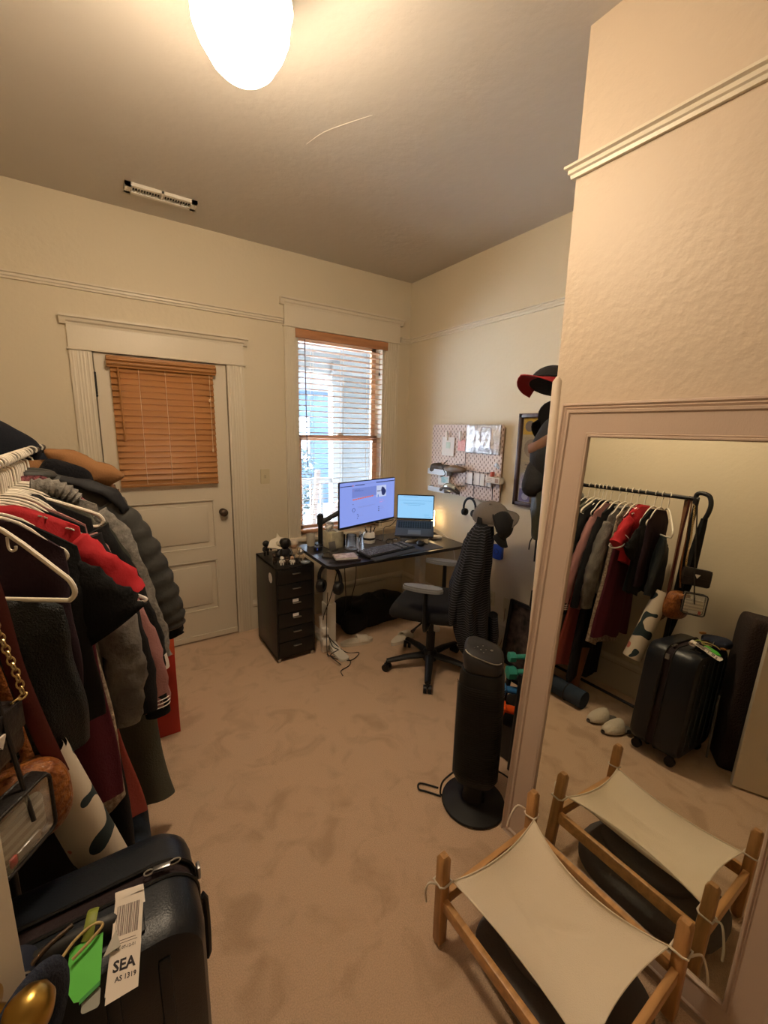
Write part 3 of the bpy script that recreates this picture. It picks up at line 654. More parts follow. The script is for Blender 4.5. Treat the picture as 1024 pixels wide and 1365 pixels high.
# ---- cables and power strip under the desk
for pts, lb in (([(1.26, 2.42, .72), (1.27, 2.50, .55), (1.24, 2.52, .42), (1.23, 2.60, .25), (1.28, 2.62, .10), (1.36, 2.50, .006), (1.44, 2.44, .006), (1.34, 2.38, .006), (1.26, 2.45, .006), (1.22, 2.52, .02)], 'black cable hanging from the desk left end and curling on the carpet'),
    ([(1.40, 2.60, .72), (1.42, 2.62, .50), (1.46, 2.68, .30), (1.50, 2.78, .16), (1.56, 2.9, .05)], 'left of two thin cables hanging below the desk middle'),
    ([(1.50, 2.60, .72), (1.51, 2.62, .50), (1.52, 2.70, .32), (1.58, 2.80, .20), (1.60, 2.92, .05)], 'right of two thin cables hanging below the desk middle'),
    ([(1.22, 2.50, .18), (1.24, 2.47, .10), (1.27, 2.44, .08), (1.24, 2.40, .10), (1.21, 2.44, .05), (1.25, 2.36, .01)], 'short black cord tangle beside the cabinet')):
    tag(MB().tube(pts, .0032, 8, smooth=6).build('power_cable', BLACKP), lb, 'cable')
ps = thing('power_strip', 'white power strip standing on the carpet between cabinet and desk leg', 'power strip', (1.235, 2.62, 0))
MB().box((1.235, 2.60, .14), (.05, .035, .27), Matrix.Rotation(-.14, 3, 'X'), .006).build('housing', WHITEP, ps)
MB().box((1.225, 2.555, .10), (.05, .045, .055), None, .008).build('plug', WHITEP, ps)
MB().box((1.225, 2.56, .18), (.045, .04, .05), None, .008).build('plug', WHITEP, ps)

# ---- slippers, black bag
SLP = mat('slipper_foam', (.66, .60, .50), .8, bump=.1)
def slide(t, R, c, m1, m2, s=1.0):
    c = V(c)
    out = [(.045*math.cos(a)*(1.0-.16*math.sin(a)*(-1 if math.cos(a) else 1))*s, .13*math.sin(a)*s) for a in [k*2*PI/28 for k in range(28)]]
    m = MB(); m.prism(out, .0, .026*s, Matrix.Translation(c) @ R.to_4x4()); m.build('sole', m1, t)
    m = MB()
    def fn(i, j):
        a = PI*i/12; y = (.0+j*.022)*s; w = (.047-.0006*j)*s
        return c+R @ V((w*math.cos(a), y, .016*s+(.052-.004*j)*math.sin(a)*s))
    m.grid(fn, 13, 5); o = m.build('strap', m2, t, ang=80); md = o.modifiers.new('s', 'SOLIDIFY'); md.thickness = .006
t = thing('slide_slipper', 'white slide slipper on the carpet beside the desk leg', 'slipper', (1.50, 2.58, 0), 0)
slide(t, RZ(-1.75), (1.50, 2.58, .001), SLP, SLP)
t = thing('slide_slipper', 'white slide slipper mostly hidden under the chair seat', 'slipper', (1.80, 2.60, 0), 0)
slide(t, RZ(-1.3), (1.83, 2.44, .001), SLP, SLP)
bg = thing('duffel_bag', 'slumped black fabric bag on the floor under the desk', 'bag', (1.78, 2.86, 0))
BAGB = mat('black_nylon', (.006, .006, .007), .75, bump=.3, bscale=30)
def lump(c, r, amp=.12, f=5.0, R=None, seed=1, pw=.75, n=36, mm=22):
    c = V(c); m = MB()
    from mathutils import noise
    def fn(k, j):
        a = 2*PI*k/n; b = PI*(j+.02)/(mm-1+.04)-PI/2
        cb_, sb_ = math.cos(b), math.sin(b); ca, sa = math.cos(a), math.sin(a)
        s_ = lambda v: math.copysign(abs(v)**pw, v)
        p = V((r[0]*s_(cb_)*s_(ca), r[1]*s_(cb_)*s_(sa), r[2]*s_(sb_)))
        q = 1+amp*noise.noise(p*f+V((seed*3.7, 0, 0)))
        p = p*q; p = R @ p if R else p
        return V((c.x+p.x, c.y+p.y, max(.003, c.z+p.z)))
    m.grid(fn, n, mm, cu=True, cap=True); return m
lump((1.80, 2.90, .11), (.26, .15, .13), .5, 6, seed=2).build('body', BAGB, bg, ang=80)
lump((1.62, 2.80, .07), (.12, .10, .08), .4, 7, seed=5).build('side_pocket', BAGB, bg, ang=80)
MB().tube([(1.70, 2.80, .20), (1.74, 2.76, .28), (1.84, 2.77, .29), (1.90, 2.80, .21)], .012, 8, flat=.3, smooth=6).build('handle', BAGB, bg)

# ------------------------------------------------------------------ office chair
FAB = mat('chair_fabric', (.010, .010, .012), .9, bump=.3, bscale=180)
PAD = mat('armrest_grey', (.20, .21, .23), .5)
ce = V((1.765, 2.03, 0)); fw = V((-.60, .80, 0)); rt = V((.80, .60, 0))
chr_ = thing('office_chair', 'black swivel office chair with grey armrests pulled up to the desk', 'chair', ce)
RC = basis(rt, fw, V((0, 0, 1)))
def C_(x, y, z): return ce+rt*x+fw*y+V((0, 0, z))
m = MB()
def seatf(i, j):
    u = 2*PI*i/40; cx, sx = math.cos(u), math.sin(u); s_ = lambda v: math.copysign(abs(v)**.55, v)
    prof = [(.70, -.045), (.95, -.040), (1.0, -.015), (1.0, .010), (.95, .030), (.80, .040), (.4, .034), (.02, .030)]
    q, z = prof[j]; x, y = s_(cx)*.25*q, s_(sx)*.255*q
    z2 = z-.05*max(0, (y-.12)/.13)**2
    return C_(x, y+.01, .475+z2)
m.grid(seatf, 40, 8, cu=True, cap=True); m.build('seat', FAB, chr_, ang=60)
m = MB(); m.box(C_(0, -.02, .405), (.26, .30, .05), RC, .02); m.box(C_(.16, .02, .395), (.16, .012, .012), RC, .004); m.build('tilt_mechanism', BLACKP, chr_)
m = MB(); m.cyl(C_(0, 0, .10), C_(0, 0, .26), .030, n=18); m.cyl(C_(0, 0, .26), C_(0, 0, .40), .018, n=18); m.lathe([(.045, .06), (.05, .075), (.05, .12), (.036, .135)], C_(0, 0, 0), 20); m.build('gas_column', BLACKP, chr_)
m = MB(); m.tube([C_(-.10, .02, .39), C_(-.22, .05, .385), C_(-.27, .06, .38)], [.006, .006, .012], 8); m.build('height_lever', BLACKP, chr_)
for k in range(5):
    a = math.radians(156+72*k); d = V((math.cos(a), math.sin(a), 0)); s = V((-d.y, d.x, 0))
    e = ce+d*.30
    m = MB(); m.tube([ce+d*.03+V((0, 0, .10)), ce+d*.16+V((0, 0, .092)), e+V((0, 0, .070))], [.030, .025, .020], 10, flat=.75, side=s)
    leg = m.build('leg', BLACKP, chr_)
    m = MB(); m.cyl(e+V((0, 0, .04)), e+V((0, 0, .07)), .008, n=10)
    w = s if k % 2 else (s*.8+d*.6).normalized()
    for q in (-1, 1): m.cyl(e+w*.006*q+V((0, 0, .026)), e+w*.026*q+V((0, 0, .026)), .026, n=20)
    m.box(e+V((0, 0, .046)), (.03, .03, .022), None, .008); m.build('caster', BLACKP, leg)
for s in (-1, 1):
    x = s*.285
    m = MB(); m.tube([C_(s*.12, -.02, .40), C_(s*.26, -.02, .41), C_(x, -.02, .46), C_(x, -.02, .665)], [.022, .022, .028, .024], 10, flat=.55, side=rt, smooth=3); ar = m.build('arm_post', BLACKP, chr_)
    m = MB(); o_ = [(.042*math.cos(t)*(1-.12*math.sin(t)), .125*math.copysign(abs(math.sin(t))**.8, math.sin(t))) for t in [k*2*PI/28 for k in range(28)]]
    m.prism(o_, .665, .682, Matrix.Translation(ce+rt*x+fw*.0) @ RC.to_4x4()); m.prism([(a*.9, b*.96) for a, b in o_], .682, .692, Matrix.Translation(ce+rt*x) @ RC.to_4x4()); m.build('armrest', PAD, ar, label='grey armrest pad')
m = MB(); m.tube([C_(0, -.18, .40), C_(0, -.27, .42), C_(0, -.295, .55), C_(0, -.29, .80), C_(0, -.31, 1.0)], [.03, .026, .024, .02, .018], 10, smooth=4); m.build('back_spine', BLACKP, chr_)
m = MB(); m.prism(rrect(.42, .46, .10, 6), -.012, .014, Matrix.Translation(C_(0, -.275, .76)) @ basis(rt, V((0, 0, 1)), -fw).to_4x4()); m.build('backrest', FAB, chr_)
m = MB(); m.prism(rrect(.20, .10, .04, 6), -.014, .014, Matrix.Translation(C_(0, -.285, 1.055)) @ basis(rt, V((0, 0, 1)), -fw).to_4x4()); m.build('headrest', FAB, chr_)

# ---- striped jumper draped over the chair back
STR = band_mat('striped_knit', (.006, .007, .010), (.065, .065, .078), 20, 'Z', .80, .92, 1.6, .95)
ho = thing('striped_jumper', 'navy jumper with thin grey stripes draped over the chair back', 'jumper', C_(0, -.28, .2))
rings = [(1.065, .00, .035, .14), (1.03, .0, .060, .19), (.95, .015, .085, .225), (.82, .03, .10, .24), (.66, .055, .115, .25), (.50, .05, .12, .25), (.38, .03, .11, .24), (.27, .01, .10, .21), (.19, -.005, .08, .15)]
def jf(i, j):
    z, fc, hf, hr = rings[j]; a = 2*PI*i/48; w = 1+.09*math.sin(a*7+j*.5)*min(1, j/3)+.05*math.sin(a*11-j)
    z2 = z+.02*math.sin(a*3+1)*min(1, j/4)
    return C_(math.copysign(abs(math.cos(a))**.8, math.cos(a))*hr*w, -.30+fc+math.sin(a)*hf*w, z2)
MB().grid(jf, 48, len(rings), cu=True, cap=True).build('body', STR, ho, ang=80)
m = MB(); m.tube([C_(-.10, -.25, 1.0), C_(-.15, -.23, .88), C_(-.20, -.20, .70), C_(-.22, -.18, .55), C_(-.21, -.18, .46)], [.05, .055, .055, .048, .04], 14, flat=.6, smooth=4, wob=lambda k, j, n: .06*math.sin(k*2.1+j)); m.build('sleeve', STR, ho, ang=80)
m = MB(); m.tube([C_(.02, -.40, .45), C_(.03, -.41, .30), C_(.05, -.40, .17), C_(.05, -.38, .12)], [.05, .055, .05, .035], 14, flat=.6, smooth=4, wob=lambda k, j, n: .06*math.sin(k*2.1+j)); m.build('sleeve', STR, ho, ang=80)

# ---- caps on the headrest
def cap_(name, label, c, R, mt, r=.092, bm=None):
    t = thing(name, label, 'cap', c); c = V(c)
    m = MB(); m.lathe([(r*math.cos(a)*1.0, r*.95*math.sin(a)) for a in [k*PI/2/9 for k in range(10)]][:-1]+[(.003, r*.95)], c, 28, R, sy=1.12); m.build('crown', mt, t, ang=80)
    m = MB()
    def fn(i, j):
        a = PI*(.12+.76*i/14); k = 1+.55*j/4*math.sin(a)**1.2
        return c+R @ V((r*k*math.cos(a), r*1.12*k*math.sin(a), .002-.018*(j/4)*abs(math.cos(a))*2*1-.0*j))
    m.grid(fn, 15, 5); o = m.build('brim', bm or mt, t, ang=80); md = o.modifiers.new('s', 'SOLIDIFY'); md.thickness = .004
    MB().ball(c+R @ V((0, 0, r*.96)), .008, 10, 6).build('button', mt, t)
    m = MB(); m.tube([c+R @ V((r*1.01*math.cos(a), r*1.13*math.sin(a), .006)) for a in [k*2*PI/24 for k in range(24)]], .005, 6, closed=True); m.build('sweatband', mt, t)
    return t
def rot(ax, az, ay=0): return RZ(az) @ Matrix.Rotation(ax, 3, 'X') @ Matrix.Rotation(ay, 3, 'Y')
def ori(z, y):
    z = V(z).normalized(); y = V(y); y = (y-z*y.dot(z)).normalized(); return basis(y.cross(z), y, z)
cap_('baseball_cap', 'black cap hanging below the grey one on the chair back', V((1.985, 1.70, 1.06)), ori((.35, -.75, .35), (.25, -.3, -.95)), mat('cap_black', (.012, .012, .014), .85, bump=.2), .088)
cap_('flat_cap', 'grey woollen cap resting on top of the chair back', V((1.975, 1.76, 1.10)), ori((-.42, -.25, .85), (.6, -.5, -.4)), mat('cap_grey', (.16, .14, .125), .95, bump=.4, bscale=120), .098)
# ------------------------------------------------------------------ pegboard on the right wall
def peg_mat():
    m = mat('pegboard_paint', (.62, .50, .44), .5); nt = m.node_tree; n = nt.nodes; l = nt.links; b = n['Principled BSDF']
    tc = [x for x in n if x.type == 'TEX_COORD'][0]; sp = n.new('ShaderNodeSeparateXYZ'); l.new(tc.outputs['Object'], sp.inputs[0])
    def mt(op, a, bb=None, c=None):
        q = n.new('ShaderNodeMath'); q.operation = op
        for i, v in enumerate((a, bb, c)):
            if v is None: continue
            if isinstance(v, (int, float)): q.inputs[i].default_value = v
            else: l.new(v, q.inputs[i])
        return q.outputs[0]
    Y, Z = sp.outputs['Y'], sp.outputs['Z']
    row = mt('DIVIDE', Z, .020); fr = mt('FLOOR', row); odd = mt('MULTIPLY', mt('MODULO', mt('ABSOLUTE', fr), 2.0), .5)
    fz = mt('ABSOLUTE', mt('SUBTRACT', mt('FRACT', row), .5))
    fy = mt('ABSOLUTE', mt('SUBTRACT', mt('FRACT', mt('ADD', mt('DIVIDE', Y, .040), odd)), .5))
    hole = mt('MULTIPLY', mt('LESS_THAN', fz, .42), mt('LESS_THAN', fy, .095))
    x = n.new('ShaderNodeMix'); x.data_type = 'RGBA'; l.new(hole, x.inputs[0])
    x.inputs[6].default_value = (.62, .50, .44, 1); x.inputs[7].default_value = (.10, .05, .04, 1)
    l.new(x.outputs[2], b.inputs['Base Color']); return m
def YZ(x, y0, y1, z0, z1, t=.004, bev=0.0): return MB().bb(x-t, x, y0, y1, z0, z1, bev)
pg = thing('pegboard', 'pale pink slotted pegboard hanging on the right wall above the desk', 'pegboard', (2.38, 2.43, 1.1))
QP = Matrix.Translation((2.372, 2.43, 1.385)) @ RR.to_4x4()
MB().prism(rrect(.77, .56, .02), 0, .006, QP).build('board', peg_mat(), pg)
MB().bb(2.378, 2.40, 2.06, 2.09, 1.12, 1.65).bb(2.378, 2.40, 2.77, 2.80, 1.12, 1.65).build('spacer', mat('spacer_wood', (.42, .27, .16), .6), pg)
WIRE = mat('peg_wire', (.10, .09, .09), .4, .6)
for pts in ([(2.358, 2.40, 1.45), (2.356, 2.40, 1.36), (2.356, 2.50, 1.35)], [(2.358, 2.40, 1.24), (2.356, 2.40, 1.19), (2.356, 2.48, 1.18)], [(2.356, 2.29, 1.22), (2.356, 2.29, 1.12)], [(2.356, 2.105, 1.23), (2.356, 2.10, 1.12)]):
    MB().tube([(x, y, z) for x, y, z in pts], .003, 6).build('elastic_cord', WIRE, pg)
XP = 2.364
t = tag(YZ(XP-.004, 2.535, 2.68, 1.415, 1.565, .003).build('note_card', PAPER), 'white note card clipped at the upper left of the pegboard', 'card')
MB().box((XP-.0075, 2.605, 1.50), (.0006, .05, .05)).build('printed_panel', mat('faint_green', (.5, .62, .58), .8), t)
t = tag(YZ(XP-.004, 2.411, 2.493, 1.462, 1.548, .003).build('pink_card', mat('pink_card', (.62, .25, .24), .7, col2=(.72, .42, .40), vscale=60)), 'small pink card clipped beside the white note card', 'card')
for y, lb in ((2.618, 'white peg clip holding the white note card'), (2.462, 'white peg clip holding the small pink card')):
    tag(MB().box((XP-.014, y, 1.575), (.014, .02, .075), Matrix.Rotation(-.12, 3, 'Y'), .004).build('peg_clip', WHITEP), lb, 'clip')
# foil pouch
from mathutils import noise as NZ
m = MB()
def ff(i, j):
    y, z = 2.395-.335*i/34, 1.452+.212*j/22
    e = min(i, 34-i)/34*2; h = .006+.020*min(1, e*2.2)*min(1, min(j, 22-j)/5)
    return V((XP-.003-h-.010*NZ.noise(V((y*34, z*20, 3)))*min(1, e*4)-.007*abs(NZ.noise(V((y*75, z*50, 1)))), y, z+.004*NZ.noise(V((y*20, 0, 5)))))
m.grid(ff, 35, 23); o = m.build('foil_pouch', mat('silver_foil', (.70, .71, .75), .42, .5, bump=.8, bscale=60), ang=180)
md = o.modifiers.new('s', 'SOLIDIFY'); md.thickness = .002
tag(o, 'crinkled silver foil pouch on the upper right of the pegboard', 'pouch')
o2 = MB().tube([(XP-.034, 2.18+a, 1.56+b) for a, b in rrect(.10, .17, .02, 4)], .0014, 5, closed=True).build('outline_print', mat('foil_print', (.25, .18, .28), .6), o)
# shelf trays
tray = thing('shelf_tray', 'upper white pegboard shelf with dark odds and ends on it', 'shelf', (2.33, 2.68, 1.26), 0)
MB().bb(2.31, 2.365, 2.55, 2.79, 1.255, 1.261).bb(2.308, 2.312, 2.55, 2.79, 1.255, 1.300).bb(2.31, 2.365, 2.786, 2.79, 1.255, 1.295).bb(2.31, 2.365, 2.55, 2.554, 1.255, 1.295).build('tray', mat('tray_blue_white', (.55, .62, .72), .5), tray)
tray2 = thing('shelf_tray', 'lower white pegboard shelf at the bottom left corner', 'shelf', (2.33, 2.68, 1.12), 0)
MB().bb(2.31, 2.365, 2.57, 2.78, 1.112, 1.118).bb(2.308, 2.312, 2.57, 2.78, 1.112, 1.150).bb(2.31, 2.365, 2.776, 2.78, 1.112, 1.150).bb(2.31, 2.365, 2.57, 2.574, 1.112, 1.150).build('tray', mat('tray_blue_white', (.55, .62, .72), .5), tray2)
DB = mat('dark_brown_stuff', (.05, .035, .025), .7, bump=.4)
m = lump((2.335, 2.69, 1.31), (.028, .11, .035), .7, 14, seed=3); tag(m.build('camera_strap', DB, ang=80), 'heap of dark straps on the upper pegboard shelf', 'strap')
m = lump((2.32, 2.47, 1.31), (.035, .10, .026), .6, 12, RZ(0), seed=8); tag(m.build('sunglasses_case', mat('tortoise', (.14, .09, .05), .5), ang=80), 'dark brown soft case right of the upper shelf straps', 'case')
tag(MB().tube([(2.32, 2.56, 1.38), (2.30, 2.60, 1.33), (2.30, 2.56, 1.27), (2.30, 2.62, 1.24)], .003, 6, smooth=5).build('hanging_string', BLACKP), 'thin black cord dangling over the upper pegboard shelf', 'cord')
t = tag(YZ(2.345, 2.555, 2.69, 1.17, 1.265, .004).build('photo_card', PAPER), 'white photo card leaning between the two pegboard shelves', 'card')
MB().box((2.3405, 2.61, 1.215), (.0006, .085, .05)).build('photo', mat('photo_teal', (.16, .38, .44), .5, col2=(.5, .6, .6), vscale=40), t)
MB().box((2.3405, 2.62, 1.252), (.0006, .09, .010)).build('red_line', mat('red_ink', (.6, .15, .1), .6), t)
gog = thing('goggles', 'shiny clear goggles with dark strap at the lower left of the pegboard', 'goggles', (2.30, 2.52, 1.16))
MB().ball((2.325, 2.53, 1.165), (.03, .07, .035), 20, 12).build('lens', mat('goggle_lens', (.55, .6, .55), .08, .6), gog)
MB().tube([(2.30+.03*math.cos(a), 2.50+.11*math.sin(a), 1.150+.018*math.cos(a*2)) for a in [k*PI/9 for k in range(18)]], .010, 8, closed=True, flat=.5).build('strap', DB, gog)
t = thing('wire_letter_rack', 'wire rack of white papers at the lower middle of the pegboard', 'letter rack', (2.33, 2.25, 1.21))
m = MB()
for z in (1.215, 1.315): m.tube([(2.36, 2.365, z), (2.335, 2.365, z), (2.335, 2.14, z), (2.36, 2.14, z)], .0025, 6)
for y in (2.365, 2.29, 2.285, 2.215, 2.14): m.tube([(2.335, y, 1.315), (2.335, y, 1.21), (2.36, y, 1.21)], .002, 6)
m.build('wire_frame', WIRE, t)
for y0, y1, z1, lb in ((2.30, 2.36, 1.30, 'white paper slip, left one in the pegboard wire rack'), (2.18, 2.285, 1.305, 'wider white paper in the pegboard wire rack'), (2.11, 2.165, 1.30, 'white paper slip, right one in the pegboard wire rack')):
    tag(MB().box((2.347, (y0+y1)/2, (1.215+z1)/2), (.006, y1-y0, z1-1.215)).build('paper_slip', PAPER), lb, 'paper', 'papers in the pegboard wire rack')
bx2 = thing('small_box', 'small printed white box at the lower right corner of the pegboard', 'box', (2.33, 2.065, 1.25))
MB().box((2.335, 2.068, 1.272), (.05, .125, .045), None, .002).build('carton', mat('carton_cream', (.6, .56, .5), .6), bx2)
MB().box((2.3095, 2.03, 1.272), (.001, .03, .03)).build('brown_print', mat('print_brown', (.3, .2, .15), .7), bx2)
for k in range(3): MB().box((2.3095, 2.095, 1.285-k*.012), (.001, .045, .003)).build('text_line', mat('print_brown', (.3, .2, .15), .7), bx2)
m = MB()
m.box((2.34, 2.10, 1.312), (.03, .02, .035), None, .004); tag(m.build('red_token', mat('token_red', (.55, .12, .08), .5)), 'little red token standing on the small printed box', 'token')
t = thing('key_charm', 'small blue and white charm hooked on the right of the pegboard', 'charm', (2.345, 2.068, 1.38))
MB().tube([(2.355, 2.068, 1.42), (2.345, 2.068, 1.405), (2.345, 2.068, 1.39)], .002, 6).build('hook', SILVER, t)
MB().ball((2.343, 2.068, 1.378), (.010, .018, .016), 12, 8).ball((2.343, 2.05, 1.365), (.008, .010, .012), 10, 8).build('charm', mat('charm_blue', (.35, .50, .75), .4, col2=(.8, .8, .85), vscale=90), t)

# headset hung under the board
wh = thing('headset', 'slim black on-ear headset hanging below the pegboard', 'headphones', (2.36, 2.30, 1.03))
headset(wh, (2.335, 2.30, 1.03), .78, RZ(PI/2+.1), cr=.036)
MB().box((2.37, 2.305, 1.105), (.05, .02, .008), None, .002).build('hook', BLACKP, wh)
MB().tube([(2.345, 2.27, .98), (2.36, 2.262, .86), (2.37, 2.27, .74), (2.37, 2.24, .50), (2.375, 2.25, .30)], .0025, 6, smooth=5).build('cord', WHITEP, wh)
# blue timer on wall
bt = thing('blue_gadget', 'rounded blue plastic gadget stuck on the right wall', 'gadget', (2.39, 2.04, .74))
MB().prism(rrect(.095, .11, .02), 0, .022, Matrix.Translation((2.40, 2.04, .738)) @ RR.to_4x4()).build('case', mat('royal_blue', (.015, .05, .30), .4), bt)
MB().tube([(2.374, 2.04+.02*math.cos(a), .742+.02*math.sin(a)) for a in [k*PI/10 for k in range(20)]], .0025, 6, closed=True).build('ring', mat('darker_blue', (.008, .02, .14), .4), bt)
tag(MB().tube([(2.39, 1.93, .33), (2.385, 1.93, .10), (2.375, 1.94, .03)], .0035, 6, smooth=5).build('thin_cable', mat('cable_beige', (.3, .22, .15), .6)), 'thin cable running down the baseboard from the wall plate', 'cable')

# ------------------------------------------------------------------ framed print (audio gear drawings)
FRW = mat('dark_walnut', (.055, .028, .020), .4, var=.25, vscale=5, stretch=(8, 8, 1))
fp = thing('framed_print', 'dark-framed tall print of radios and loudspeakers on the right wall', 'picture', (2.385, 1.69, 1.12))
fy0, fy1, fz0, fz1 = 1.45, 1.925, 1.118, 1.738
m = MB(); w = .026
m.bb(2.365, 2.40, fy0, fy0+w, fz0, fz1, .002); m.bb(2.365, 2.40, fy1-w, fy1, fz0, fz1, .002); m.bb(2.365, 2.40, fy0, fy1, fz0, fz0+w, .002); m.bb(2.365, 2.40, fy0, fy1, fz1-w, fz1, .002); m.build('frame', FRW, fp)
MB().bb(2.388, 2.392, fy0+w, fy1-w, fz0+w, fz1-w).build('backing_sheet', mat('print_cream', (.52, .48, .38), .6), fp)
def pr(name, y0, y1, z0, z1, mt, x=2.3875): MB().bb(x-.0012, x, y0, y1, z0, z1).build(name, mt, fp)
YEL = mat('print_yellow', (.62, .45, .10), .6); GRY = mat('print_grey', (.20, .20, .22), .6); LGR = mat('print_light_grey', (.45, .43, .38), .6); BRN = mat('print_brown2', (.17, .12, .10), .6); PRED = mat('print_red', (.60, .12, .06), .6); MDG = mat('print_mid', (.30, .28, .27), .6)
pr('yellow_radio', 1.62, 1.895, 1.60, 1.71, YEL); pr('pale_radio', 1.47, 1.60, 1.60, 1.70, LGR); pr('speaker_cabinet', 1.67, 1.895, 1.43, 1.585, LGR); pr('tuner', 1.74, 1.895, 1.255, 1.42, LGR)
pr('olive_radio', 1.62, 1.73, 1.30, 1.45, mat('print_olive', (.32, .28, .12), .6)); pr('red_radio', 1.66, 1.74, 1.285, 1.325, PRED); pr('tan_radio', 1.66, 1.74, 1.245, 1.278, mat('print_tan', (.48, .34, .18), .6))
pr('boombox', 1.56, 1.89, 1.15, 1.235, BRN); pr('boombox_handle', 1.60, 1.85, 1.222, 1.228, LGR, 2.3862)
for y, z, r, mt in ((1.845, 1.655, .036, GRY), (1.815, 1.51, .062, MDG), (1.845, 1.305, .034, MDG), (1.84, 1.185, .026, LGR), (1.70, 1.185, .026, LGR), (1.55, 1.52, .05, GRY), (1.52, 1.30, .04, GRY)):
    MB().lathe([(r, 0), (r, .001), (.0005, .001)], (2.3862, y, z), 24, Matrix.Rotation(-PI/2, 3, 'Y')).build('loudspeaker_cone', mt, fp)
for z0, z1, y0, y1 in ((1.395, 1.405, 1.79, 1.86), (1.375, 1.379, 1.78, 1.86), (1.36, 1.364, 1.77, 1.865), (1.345, 1.349, 1.80, 1.86), (1.205, 1.21, 1.73, 1.80), (1.19, 1.195, 1.73, 1.80), (1.17, 1.178, 1.73, 1.80)): pr('dial_line', y0, y1, z0, z1, GRY, 2.3862)
MB().bb(2.380, 2.382, fy0+w, fy1-w, fz0+w, fz1-w).build('glass', GLASS, fp)

# ------------------------------------------------------------------ frames leaning at the floor by the right wall
def lean_frame(label, yc, w, h, x0, tilt, mt, pic, rz=0):
    t = thing('leaning_picture', label, 'picture', (x0, yc, 0), rz, 'frames leaning at the right wall')
    Q = Matrix.Translation((x0, yc, .004)) @ Matrix.Rotation(rz, 4, 'Z') @ Matrix.Rotation(tilt, 4, 'Y') @ RR.to_4x4() @ Matrix.Translation((0, h/2, 0))
    m = MB(); m.prism(rrect(w, .022, .002, 1), 0, .02, Q @ Matrix.Translation((0, h/2-.011, 0))); m.prism(rrect(w, .022, .002, 1), 0, .02, Q @ Matrix.Translation((0, -h/2+.011, 0)))
    m.prism(rrect(.022, h, .002, 1), 0, .02, Q @ Matrix.Translation((w/2-.011, 0, 0))); m.prism(rrect(.022, h, .002, 1), 0, .02, Q @ Matrix.Translation((-w/2+.011, 0, 0))); m.build('frame', BLACKP, t)
    MB().prism(rrect(w-.04, h-.04, .001, 1), .004, .012, Q).build('picture', pic, t)
    return t
lean_frame('black-framed dark picture leaning against the right wall', 1.66, .33, .46, 2.27, .13, BLACKP, mat('dark_artwork', (.02, .018, .018), .25, col2=(.10, .07, .06), vscale=14))
lean_frame('taller black frame with teal corner behind the dark picture', 1.52, .34, .56, 2.335, .06, BLACKP, mat('teal_artwork', (.02, .12, .16), .3, col2=(.015, .03, .04), vscale=9))

# ------------------------------------------------------------------ coats and caps on the hook side of the near wall
hk = thing('coat_hooks', 'wooden hook strip on the side wall behind the mirror', 'hooks', (1.6, .99, 1.78))
MB().box((1.75, 1.001, 1.80), (.55, .018, .07), None, .004).build('board', TRIM, hk)
for x in (1.55, 1.68, 1.81, 1.94):
    MB().tube([(x, 1.01, 1.80), (x, 1.05, 1.79), (x, 1.065, 1.81), (x, 1.062, 1.83)], .005, 8, smooth=4).build('hook', BRONZE, hk)
cap_('trucker_cap', 'black cap with red brim hanging highest at the corner behind the mirror', (1.56, 1.11, 1.795), ori((.35, .1, 1), (-.75, .1, -.75)), mat('cap_black2', (.007, .006, .007), .85, bump=.2), .088, mat('cap_red', (.30, .012, .015), .8))
cap_('baseball_cap', 'black cap hanging just below the red-brimmed cap', (1.60, 1.10, 1.66), ori((.8, .1, .6), (-.6, .1, -.8)), mat('cap_charcoal', (.008, .008, .010), .85, bump=.2), .085)
t = thing('backpack', 'black backpack with tan strap hanging behind the mirror corner', 'backpack', (1.54, 1.09, 1.3))
lump((1.58, 1.085, 1.52), (.10, .08, .15), .3, 7, seed=6).build('body', mat('pack_black', (.007, .007, .009), .8, bump=.2), t, ang=80)
MB().tube([(1.49, 1.02, 1.60), (1.475, 1.05, 1.585), (1.468, 1.09, 1.56), (1.478, 1.14, 1.545)], .020, 10, flat=.22, side=(0, 0, 1), smooth=5).build('tan_strap', mat('tan_leather', (.17, .085, .05), .5), t)
lump((1.505, 1.10, 1.44), (.05, .06, .08), .4, 9, seed=11).build('front_pocket', mat('pack_black', (.018, .018, .02), .8), t, ang=80)
t = thing('jacket', 'dark olive rain jacket hanging lowest behind the mirror corner', 'jacket', (1.56, 1.08, 1.2))
MB().tube([(1.56, 1.075, 1.48), (1.53, 1.08, 1.40), (1.52, 1.08, 1.28), (1.525, 1.08, 1.17)], [.05, .06, .06, .045], 16, flat=.7, smooth=4, wob=lambda k, j, n: .12*math.sin(k*2.4+j*.7)).build('sleeve', mat('olive_nylon', (.030, .032, .020), .5, bump=.3, bscale=25), t, ang=80)
MB().tube([(1.62, 1.06, 1.50), (1.60, 1.06, 1.30), (1.58, 1.06, 1.13)], [.06, .07, .055], 16, flat=.6, smooth=4, wob=lambda k, j, n: .12*math.sin(k*2+j)).build('body', mat('olive_nylon', (.055, .055, .035), .5), t, ang=80)
MB().tube([(1.51, 1.10, 1.18), (1.49, 1.10, 1.155), (1.485, 1.10, 1.12)], .003, 6, smooth=4).build('drawcord', BLACKP, t)
MB().tube([(1.53, 1.10, 1.16), (1.53, 1.10, 1.06)], .004, 6).build('drawcord', BLACKP, t)

